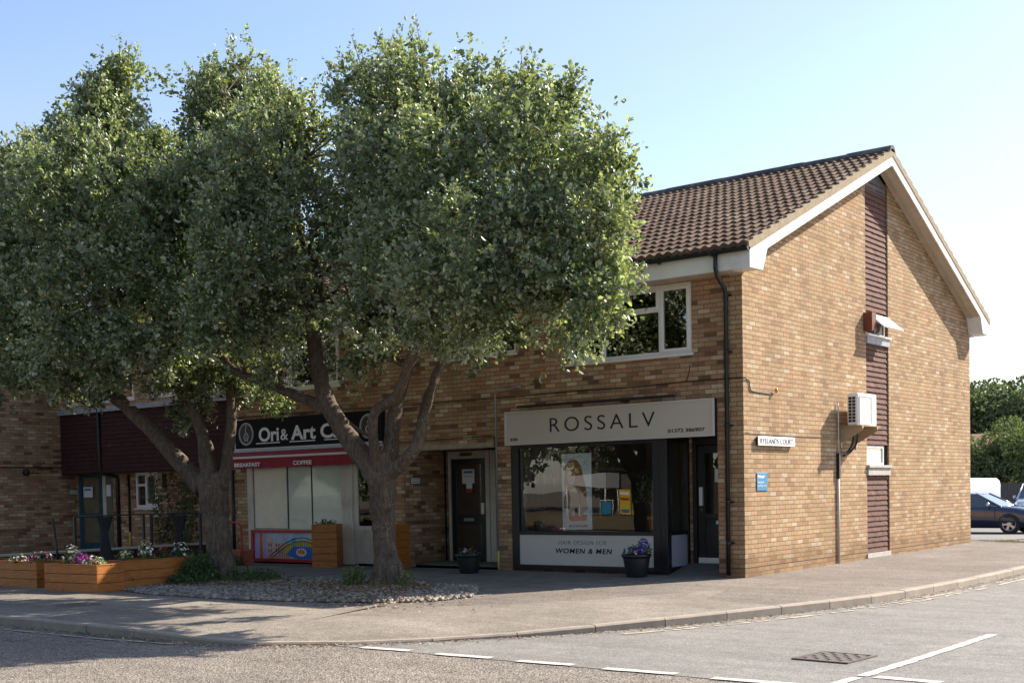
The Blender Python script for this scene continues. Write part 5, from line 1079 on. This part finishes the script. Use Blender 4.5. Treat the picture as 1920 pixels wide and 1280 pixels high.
# ================================================================ inside the salon
t = thing('window_poster', 'long hanging hair salon poster with auburn haired woman inside the shop window', 'poster', (-3.29, .2, .74))
B('poster_sheet', mat('pale blue white poster', (.62, .64, .68), .5, var=.12, scale=2, dirt=(.50, .52, .60)), t, (-3.60, -2.98, .14, .146, .74, 2.07))
def fl(name, pts, y, m, th=.001):
    b = MB(); b.poly([(x, y, z) for x, z in pts]); return b.build(name, m, t)
el = lambda cx, cz, a, c, n=28, f=lambda t_: 1: [(cx+a*math.cos(2*math.pi*k/n)*f(2*math.pi*k/n), cz+c*math.sin(2*math.pi*k/n)*f(2*math.pi*k/n)) for k in range(n)]
fl('printed_hair', [(-3.56, 1.56), (-3.54, 1.72), (-3.52, 1.86), (-3.45, 1.94), (-3.37, 1.98), (-3.28, 1.95), (-3.20, 1.86), (-3.16, 1.70), (-3.12, 1.55), (-3.08, 1.40), (-3.10, 1.25), (-3.2, 1.30), (-3.4, 1.36), (-3.52, 1.40)], .139, M['hair'])
fl('printed_shoulders', [(-3.5, 1.30), (-3.42, 1.44), (-3.3, 1.48), (-3.2, 1.42), (-3.1, 1.28), (-3.06, 1.12), (-3.2, 1.0), (-3.5, 1.1)], .137, M['skin'])
fl('printed_face', el(-3.40, 1.66, .085, .125), .135, M['skin'])
fl('printed_fringe', [(-3.50, 1.74), (-3.44, 1.80), (-3.33, 1.78), (-3.27, 1.62), (-3.24, 1.45), (-3.2, 1.6), (-3.22, 1.85), (-3.36, 1.93), (-3.48, 1.86)], .133, M['hair'])
for x in (-3.44, -3.37): fl('printed_eye', el(x, 1.68, .018, .008, 10), .1325, M['ink'])
fl('printed_lips', el(-3.40, 1.595, .022, .009, 10), .1325, mat('printed rose', (.45, .10, .10)))
fl('printed_top', [(-3.57, 1.30), (-3.47, 1.42), (-3.42, 1.30), (-3.45, 1.12), (-3.57, 1.12)], .1345, M['ink'])
fl('printed_bottles', [(-3.46, .92), (-3.46, 1.05), (-3.42, 1.08), (-3.40, .98), (-3.34, .98), (-3.34, 1.12), (-3.28, 1.12), (-3.27, .98), (-3.2, .98), (-3.2, 1.0), (-3.08, 1.0), (-3.1, .90), (-3.4, .89)], .137, mat('printed coral', (.62, .20, .17), var=.25, scale=25))
text('lettering', "ALFAPARF", mat('dark grey print', (.10, .10, .12)), t, (-3.47, .136, .785), .08, width=.40, height=.045)
text('lettering', "S", mat('dark grey print', (.10, .10, .12)), t, (-3.13, .136, 1.78), .2, width=.09, height=.17, off=-.008)
b = MB(); b.tube([(-3.62, .145, 2.075), (-2.96, .145, 2.075)], .008, 6); b.tube([(-3.55, .145, 2.08), (-3.5, .145, 2.2)], .003, 4); b.tube([(-3.03, .145, 2.08), (-3.08, .145, 2.2)], .003, 4); b.build('hanging_rod', M['ink'], t)
t = thing('pot_plant', 'leafy plant in a terracotta pot inside the salon window by the corner post', 'plant', (-1.86, .36, .72))
b = MB(); b.lathe([(0, 0), (.085, 0), (.12, .19), (.13, .19), (.13, .24), (.11, .24), (0, .2)], (-1.86, .36, .72), 20); b.build('pot', M['terra'], t)
b = MB(); b.tube(cr([(-1.86, .36, .9), (-1.9, .36, 1.1), (-1.98, .34, 1.25)], 4), .014, 6); b.tube(cr([(-1.86, .36, .9), (-1.8, .36, 1.15), (-1.78, .34, 1.3)], 4), .02, 6); b.build('stem', M['bark'], t)
pp = np.array([(-1.9+rg.normal()*.13, .36+rg.normal()*.08, 1.42+rg.normal()*.14) for _ in range(60)]); A = rosettes(pp, norm(rg.normal(size=pp.shape)), 4, .11, rg); leaves_np('foliage', A[0], A[1], A[2], A[3], A[4]*.5, np.zeros(len(A[0])), GR, t)
B('window_shelf', M['blackp'], bd, (-4.6, -1.5, .08, .55, .66, .715))
t = thing('shelf_unit', 'black shelf unit holding pale bottles at the left inside the salon', 'shelf', (-4.25, .9, .03))
B('shelf_frame', M['blackp'], t, (-4.78, -3.85, .65, 1.1, 1.50, 1.54), (-4.78, -3.85, .65, 1.1, .85, .89), (-4.78, -4.74, .65, 1.1, .03, 1.5), (-3.9, -3.85, .65, 1.1, .03, 1.5), (-4.35, -4.32, .65, 1.1, .89, 1.5))
bt0 = None
for k in range(11):
    x = -4.68+k*.072; h_ = (.17, .22, .19, .25, .2, .24, .15, .21, .18, .23, .2)[k]
    b = MB(); b.lathe([(0, 0), (.028, 0), (.028, h_*.75), (.013, h_*.83), (.013, h_), (0, h_)], (x, .8, 1.54), 12)
    o = b.build('bottle', [M['white'], M['skin'], M['grey']][k % 3]); tag(o, 'pale hair product bottle in the row on the black shelf inside the salon', 'bottle', 'bottles on the salon shelf')
tag(B('cabinet', M['blackp'], None, (-4.30, -3.72, .30, .62, .717, 1.02)), 'low black box standing on the salon window shelf left of the poster', 'box')
tag(B('picture', mat('grey portrait print', (.35, .33, .31), .5, var=.5, scale=3, dirt=(.12, .11, .10)), None, (-4.79, -4.77, .6, 2.6, 1.25, 2.25)), 'large grey portrait picture on the left wall inside the salon', 'picture')

# ================================================================ vehicles
def vehicle(name, label, cat, loc, head, paint, spec):
    """spec: stations (x, z_bottom, z_side, z_top, half_width) of the lower body and a glasshouse outline"""
    t = thing(name, label, cat, loc); G = Matrix.Translation(loc) @ Matrix.Rotation(head, 4, 'Z'); Tm = lambda *p: tuple(G @ Vector(p))
    b = MB(); st = spec['body']; vs = []; k = 12
    for (x, z0, zs, zt, w) in st:
        ring = [(0, z0), (w*.80, z0), (w*.95, z0+.06), (w, z0+(zs-z0)*.45), (w*.985, zs-.12), (w*.95, zs), (w*.80, zt-.015), (w*.45, zt), (0, zt+.008)]
        full = [(-a, z) for a, z in ring[::-1]][:-1]+ring if False else ring+[(-a, z) for a, z in ring[-2:0:-1]]
        for a, z in full: vs.append(Tm(x, a, z))
    n = len(vs)//len(st); fs = [(i*n+j, i*n+(j+1) % n, (i+1)*n+(j+1) % n, (i+1)*n+j) for i in range(len(st)-1) for j in range(n)]
    fs += [tuple(range(n)), tuple(range(len(vs)-1, len(vs)-n-1, -1))]; b.faces(vs, fs, 0, True)
    body = b.build('body', paint, t)
    # glasshouse: lower outline / upper outline
    g = spec['glass']; gv = MB(); lo, hi = g['lo'], g['hi']; wl, wh_ = g['wl'], g['wh']; zl, zh = g['zl'], g['zh']
    n_ = len(lo); A = []; Bq = []
    gv.poly([Tm(lo[-1], -wl, zl), Tm(lo[-1], wl, zl), Tm(hi[-1], wh_, zh), Tm(hi[-1], -wh_, zh)]); gv.poly([Tm(lo[0], -wl, zl), Tm(lo[0], wl, zl), Tm(hi[0], wh_, zh), Tm(hi[0], -wh_, zh)])
    for s_ in (1, -1):
        for i in range(n_-1): gv.poly([Tm(lo[i], s_*wl, zl), Tm(lo[i+1], s_*wl, zl), Tm(hi[i+1], s_*wh_, zh), Tm(hi[i], s_*wh_, zh)])
    gv.build('windows', spec['gm'], t)
    rb = MB(); e = .012
    rf_ = [(hi[0]-.02, wh_*.96, zh-.01), (hi[0]+.25, wh_, zh+.03), ((hi[0]+hi[-1])/2, wh_, zh+.055), (hi[-1]-.25, wh_, zh+.03), (hi[-1]+.02, wh_*.96, zh-.01)]
    vs = []
    for (x, w, z) in rf_: vs += [Tm(x, -w-e, z-.03), Tm(x, -w*.8, z), Tm(x, 0, z+.012), Tm(x, w*.8, z), Tm(x, w+e, z-.03)]
    rb.faces(vs, [(i*5+j, i*5+j+1, (i+1)*5+j+1, (i+1)*5+j) for i in range(4) for j in range(4)], 0, True)
    for s_ in (1, -1):
        for i in g['pillars']: rb.tube([Tm(lo[i], s_*(wl+.004), zl-.02), Tm(hi[i], s_*(wh_+.006), zh)], [.045, .03], 6)
        rb.tube([Tm(lo[0], s_*(wl+.004), zl), Tm(lo[-1], s_*(wl+.004), zl)], .018, 6)
    rb.build('roof', paint, t)
    for s_ in (1, -1):
        rb = MB(); rb.lathe([(0, -.10), (.06, -.09), (.085, 0), (.06, .08), (0, .1)], (0, 0, 0), 10); mv = MB(); mv.faces([Tm(g['mirror'][0]+v[0]*.7, s_*(wl+.13+v[1]), g['mirror'][1]+v[2]*.8) for v in rb.v], rb.f, 0, True); mv.build('mirror', spec.get('mm', paint), t)
    for (x, s_) in [(x, s_) for x in spec['wheels'] for s_ in (1, -1)]:
        w = spec['ww']; r_ = spec['wr']; yb, yf = s_*(w-.22), s_*(w+.012)
        q = MB(); N = 28
        def disc(mb, r0, r1, y0, y1, mi=0):
            vs = []
            for (r, y) in ((r0, y0), (r1, y1)):
                for k_ in range(N): a = 2*math.pi*k_/N; vs.append(Tm(x+r*math.cos(a), y, r_+r*math.sin(a)))
            mb.faces(vs, [(k_, (k_+1) % N, N+(k_+1) % N, N+k_) for k_ in range(N)], mi, False)
        disc(q, r_, r_, yb, s_*(w-.01)); disc(q, r_, r_-.02, s_*(w-.01), yf); disc(q, r_-.02, r_*.68, yf, yf); disc(q, r_*.68, r_*.66, yf, s_*(w-.06)); disc(q, r_*.66, .001, s_*(w-.06), s_*(w-.06))
        wl_ = q.build('wheel', M['tyre'], t); q = MB()
        for k_ in range(5):
            a = 2*math.pi*k_/5+.3; c_, s2 = math.cos(a), math.sin(a); pr = [(-.032, .02), (.032, .02), (.052, r_*.66), (-.052, r_*.66)]
            q.poly([Tm(x+u*c_-v*s2, s_*(w-.012), r_+u*s2+v*c_) for u, v in pr])
        disc(q, r_*.68, r_*.63, s_*(w+.0), s_*(w-.01)); disc(q, .07, .001, s_*(w-.006), s_*(w-.006)); q.build('rim', M['alloy'], wl_)
        q = MB(); N2 = 16; vs = []
        for y in (s_*(w-.02), s_*(w+.019)):
            for rr_ in (r_+.004, r_+.040):
                for k_ in range(N2+1): a = math.pi*k_/N2; vs.append(Tm(x+rr_*math.cos(a), y, r_-.01+rr_*math.sin(a)))
        m_ = N2+1; q.faces(vs, [(2*m_+k_, 2*m_+k_+1, 3*m_+k_+1, 3*m_+k_) for k_ in range(N2)]+[(k_, k_+1, 2*m_+k_+1, 2*m_+k_) for k_ in range(N2)]); q.build('arch_trim', M['tyre'], t)
    return t, Tm
M['tyre'] = mat('black tyre rubber', (.018, .018, .018), .8); M['alloy'] = mat('silver alloy', (.50, .50, .50), .3, metal=.8, var=.05)
carg = mat('dark tinted car glass', (.03, .045, .045), .05, coat=1, spec=1, var=.1)
nav = mat('dark blue car paint', (.012, .018, .045), .22, var=.05, coat=1); slv = mat('silver blue car paint', (.42, .47, .55), .3, metal=.5, var=.04, coat=1); wv = mat('white van paint', (.78, .78, .77), .3, var=.03, coat=.6)
SAL_ = dict(body=[(-2.40, .32, .62, .80, .74), (-2.28, .22, .80, .96, .86), (-1.75, .20, .92, 1.01, .91), (-.8, .19, .95, .98, .92), (.4, .19, .92, .96, .92), (1.05, .19, .88, .97, .92), (1.6, .20, .82, .91, .91), (2.1, .22, .70, .82, .86), (2.32, .24, .58, .70, .76), (2.40, .32, .5, .58, .62)],
 glass=dict(lo=[-1.75, -1.15, -.05, .55, 1.12], hi=[-.95, -.8, -.15, .2, .22], wl=.80, wh=.60, zl=.93, zh=1.38, pillars=[0, 1, 2, 4], mirror=(.72, 1.0)), wheels=(-1.42, 1.42), ww=.90, wr=.335, gm=carg, mm=M['alloy'])
GZ = zg(26)-.085
t, Tm = vehicle('saloon_car', 'dark blue saloon car side on, front wheel showing past the gable corner', 'car', (-4.72, 27.05, GZ), R(-3), nav, SAL_)
b = MB(); b.box(-.012, .012, -.003, .003, .28, .93); q = MB()
for x in (.95, -.12): q.faces([Tm(x+v[0]*.4, -(.925)+v[1], v[2]) for v in b.v], b.f)
q.build('door_gap', M['ink'], t); q = MB(); q.faces([Tm(x, y, z) for x in (-.45, -.22) for y in (-.945, -.925) for z in (.80, .835)], [(0, 1, 3, 2), (4, 5, 7, 6), (0, 1, 5, 4), (2, 3, 7, 6), (0, 2, 6, 4), (1, 3, 7, 5)]); q.build('door_handle', M['alloy'], t)
SUV = dict(body=[(-2.35, .35, .8, 1.0, .80), (-2.25, .28, .98, 1.12, .90), (-1.0, .26, 1.08, 1.12, .94), (.4, .26, 1.05, 1.10, .94), (1.1, .26, 1.0, 1.10, .94), (1.75, .28, .93, 1.04, .92), (2.2, .30, .80, .95, .86), (2.35, .36, .66, .78, .78)],
 glass=dict(lo=[-2.1, -1.2, -.05, .55, 1.15], hi=[-1.85, -1.15, -.15, .25, .45], wl=.82, wh=.66, zl=1.06, zh=1.68, pillars=[0, 1, 2, 4], mirror=(.8, 1.14)), wheels=(-1.4, 1.42), ww=.92, wr=.36, gm=carg)
t, Tm = vehicle('parked_suv', 'silver blue estate car facing the camera behind the dark saloon', 'car', (-4.95, 36.4, GZ), R(-80), slv, SUV)
q = MB()
for s_ in (-1, 1): q.faces([Tm(2.352+e, s_*a, z) for e in (0, .01) for (a, z) in ((.05, .62), (.28, .62), (.30, .78), (.05, .78))], [(0, 1, 2, 3), (4, 5, 6, 7)])
q.build('grille', M['ink'], t)
for s_ in (-1, 1): q = MB(); q.faces([Tm(2.25, s_*.45, .70), Tm(2.15, s_*.84, .74), Tm(2.10, s_*.85, .88), Tm(2.26, s_*.45, .84), Tm(2.36, s_*.45, .70), Tm(2.26, s_*.80, .74), Tm(2.22, s_*.80, .86), Tm(2.33, s_*.45, .82)], [(4, 5, 6, 7), (0, 1, 5, 4), (3, 2, 6, 7), (1, 2, 6, 5)]); q.build('headlight', M['alloy'], t)
VAN = dict(body=[(-2.2, .35, 1.75, 1.90, .86), (-2.12, .28, 1.82, 1.95, .90), (0, .26, 1.85, 1.97, .91), (.55, .26, 1.80, 1.96, .90), (.62, .26, 1.0, 1.12, .90), (1.35, .26, .98, 1.08, .90), (1.9, .3, .85, .95, .86), (2.15, .36, .6, .72, .78)],
 glass=dict(lo=[.45, .6, .8, 1.0, 1.45], hi=[.45, .55, .6, .65, .75], wl=.86, wh=.74, zl=1.05, zh=1.85, pillars=[0, 4], mirror=(1.0, 1.2)), wheels=(-1.35, 1.35), ww=.88, wr=.32, gm=carg)
t, Tm = vehicle('panel_van', 'small white panel van partly hidden by the gable, behind the dark saloon', 'van', (-7.75, 33.6, GZ), R(-106), wv, VAN)

# ================================================================ behind the parade
tk = mat('weathered grey fence boards', (.10, .085, .07), .9, var=.35, scale=4, bmp=.3)
t = thing('board_fence', 'long grey timber board fence at the back of the car park', 'fence', (-7, 44, GZ))
b = MB(); x = -20.0
while x < 12: h_ = 1.72+rr.uniform(-.03, .03); b.box(x, x+.14, 44+rr.uniform(-.01, .01), 44.03, GZ-.2, GZ+h_); x += .15
b.build('fence_boards', tk, t); B('fence_rail', tk, t, (-20, 12, 44.04, 44.09, GZ+.3, GZ+.4), (-20, 12, 44.04, 44.09, GZ+1.4, GZ+1.5))
FAR = leafmat('far haze leaves', (.13, .165, .07), (.20, .23, .12), trans=.2, rough=.6, spec=.2); FARD = leafmat('far haze dark leaves', (.115, .155, .08), (.17, .20, .12), trans=.2, rough=.6, spec=.2)  # leaf colours paled so distance haze sits in the colour
def far_tree(label, c, R_, H, n, L, m, seed, trunk_h=2.0, group='trees beyond the car park', name='background_tree'):
    rg_ = np.random.default_rng(seed); t = thing(name, label, 'tree', c, group)
    lobes = []
    for k in range(14):
        a = rg_.uniform(0, 6.28); r_ = R_*rg_.uniform(.2, .75); lobes.append((c[0]+math.cos(a)*r_, c[1]+math.sin(a)*r_, c[2]+trunk_h+(H-trunk_h)*rg_.uniform(.15, .82), R_*rg_.uniform(.28, .45)))
    b = MB(); b.tube([c, (c[0], c[1], c[2]+trunk_h), (c[0]+.2, c[1], c[2]+H*.7)], [R_*.09, R_*.07, R_*.03], 8)
    for lb in lobes: b.tube([(c[0], c[1], c[2]+trunk_h*.9), ((c[0]+lb[0])/2, (c[1]+lb[1])/2, (c[2]+trunk_h+lb[2])/2), lb[:3]], [R_*.04, R_*.025, R_*.01], 5)
    b.build('trunk', M['barkd'], t)
    tot = sum(l_[3]**2 for l_ in lobes); P = []
    for (x, y, z, r_) in lobes:
        k = int(n*r_*r_/tot); u = norm(rg_.normal(size=(k, 3))); P.append(np.array([x, y, z])+u*(r_*(1-.45*rg_.random((k, 1))**1.6))*np.array([1, 1, .85]))
    P = np.concatenate(P); fr = rg_.normal(size=(8, 3))*5/R_; h = np.sin(P@fr.T+rg_.uniform(0, 6, 8)).sum(1); P = P[h > -2.4]
    A = rosettes(P, norm(P-np.array([c[0], c[1], c[2]+H*.5])+rg_.normal(size=P.shape)*.5), 3, L, rg_); leaves_np('crown', *A, np.clip(rg_.normal(.15, .2, len(A[0])), 0, .7), m, t); return t
far_tree('tall dark green tree farthest left beyond the car park', (-20.0, 83, GZ), 5.5, 10.6, 9000, .30, FARD, 1, 3)
far_tree('tall dark green tree at the right edge beyond the car park', (-15.5, 84, GZ), 5.5, 10.3, 9000, .30, FARD, 2, 3)
far_tree('broad green tree between the two tallest beyond the car park', (-11.0, 90, GZ), 6.5, 10.5, 8000, .32, FARD, 3, 3)
far_tree('bushy lower tree with pale leaves overhanging the grey fence', (-8.0, 47.5, GZ), 2.7, 5.1, 8500, .14, FAR, 4, 1.0)
far_tree('second bushy lower tree overhanging the fence nearest the gable', (-11.6, 48.5, GZ), 2.5, 4.3, 6000, .14, FAR, 5, 1.0)
far_tree('dark lower tree over the fence at the right edge of the photo', (-5.2, 48.0, GZ), 2.4, 4.6, 6000, .14, FARD, 6, 1.0)
far_tree('pale bushy tree just past the gable corner above the dark saloon', (-9.9, 46.6, GZ), 1.9, 4.9, 5000, .13, FAR, 7, 1.2)
hs = thing('rear_house', 'house with a brown tiled roof glimpsed among the far trees', 'house', (-13, 66, GZ))
b = MB(); b.box(-18, -9, 62, 70, GZ, 2.6); b.build('wall', M['brickf'], hs); b = MB(); b.extr([(61.5, 2.6), (70.5, 2.6), (66, 4.6)], 'x', -18.3, -8.7); b.build('roof', mat('orange brown roof', (.30, .17, .10), .9, var=.3, scale=3), hs)
B('window', M['glassf'], hs, (-16, -14.5, 61.95, 61.99, 1.2, 2.3)); B('window', M['glassf'], hs, (-12, -10.5, 61.95, 61.99, 1.2, 2.3))

# ================================================================ the other side of the main road (seen reflected in the shop windows)
o = sheet('far_pavement', lambda x, y: -.02, [-60, 60], [-18.4, -15.6], M['pave'])
grass_m = mat('dry verge grass', (.13, .095, .04), .95, var=.45, scale=3, bmp=.8, bscale=30)
o = sheet('far_verge', lambda x, y: .02 if y > -19 else .42, [-60, 60], [-45, -21, -18.4], grass_m)
for k, (x, y, R_, H) in enumerate([(-34, -27, 4.5, 9), (-27, -29, 4.5, 10), (-20, -28, 4.5, 9.5), (-13.5, -30, 4.5, 10), (-7, -29, 4.5, 9), (0, -31, 5, 10), (8, -30, 5, 9.5), (16, -31, 5, 10), (-42, -28, 5, 10), (25, -30, 5, 10)]):
    far_tree('dark green tree across the main road, number %s along the row from the west' % ['two', 'three', 'four', 'five', 'six', 'seven', 'eight', 'nine', 'one', 'ten'][k], (x, y, 0), R_, H, 3200, .36, FARD, 30+k, 1.2, 'trees across the main road')
t = thing('timber_shed', 'low grey timber shed with a flat roof across the main road', 'shed', (-16, -24, .4))
B('shed_wall', tk, t, (-18.2, -15.0, -26, -23.2, .3, 2.15)); B('shed_roof', M['dark'], t, (-18.4, -14.8, -26.2, -23.0, 2.15, 2.24)); B('shed_door', M['blackp'], t, (-17.2, -17.15, -23.19, -23.16, .4, 2.1), (-16.2, -16.15, -23.19, -23.16, .4, 2.1))
t = thing('gazebo', 'white canopied gazebo on slim poles across the main road', 'gazebo', (-18, -22, .4))
b = MB(); b.extr([(-18.9, 1.62), (-17.0, 1.45), (-17.0, 2.03), (-18.9, 1.95)], 'y', -22.8, -21.8); b.build('canopy', mat('grey white canvas', (.42, .43, .44), .8), t)
b = MB(); [b.tube([(x, y, .4), (x, y, 1.7)], .025, 6) for x in (-18.85, -17.05) for y in (-22.75, -21.85)]; b.build('poles', M['white'], t)
yel = mat('yellow sign board', (.60, .42, .03), .5, var=.05)
for k, (x, lab) in enumerate(((-16.2, 'left yellow advert board leaning on the dry verge across the road'), (-15.62, 'right yellow advert board leaning on the dry verge across the road'))):
    t = thing('advert_board', lab, 'sign', (x, -21.9, .4)); B('board', yel, t, (x-.24, x+.24, -21.92, -21.90, .48, 1.38)); B('board_header', M['redp'], t, (x-.2, x+.2, -21.897, -21.89, 1.02, 1.10)); B('board_band', M['paper'], t, (x-.2, x+.2, -21.897, -21.89, 1.2, 1.29)); B('board_footer', M['blue'], t, (x-.18, x+.18, -21.897, -21.89, .56, .68))
t = thing('pavement_sign', 'blue pavement sign in a white tubular frame across the road', 'sign', (-16.9, -21.7, .4)); B('board', M['blue'], t, (-17.12, -16.68, -21.72, -21.7, .5, .95)); b = MB(); b.tube([(-17.18, -21.71, .42), (-17.18, -21.71, 1.0), (-16.62, -21.71, 1.0), (-16.62, -21.71, .42)], .02, 6); b.build('frame', M['white'], t)
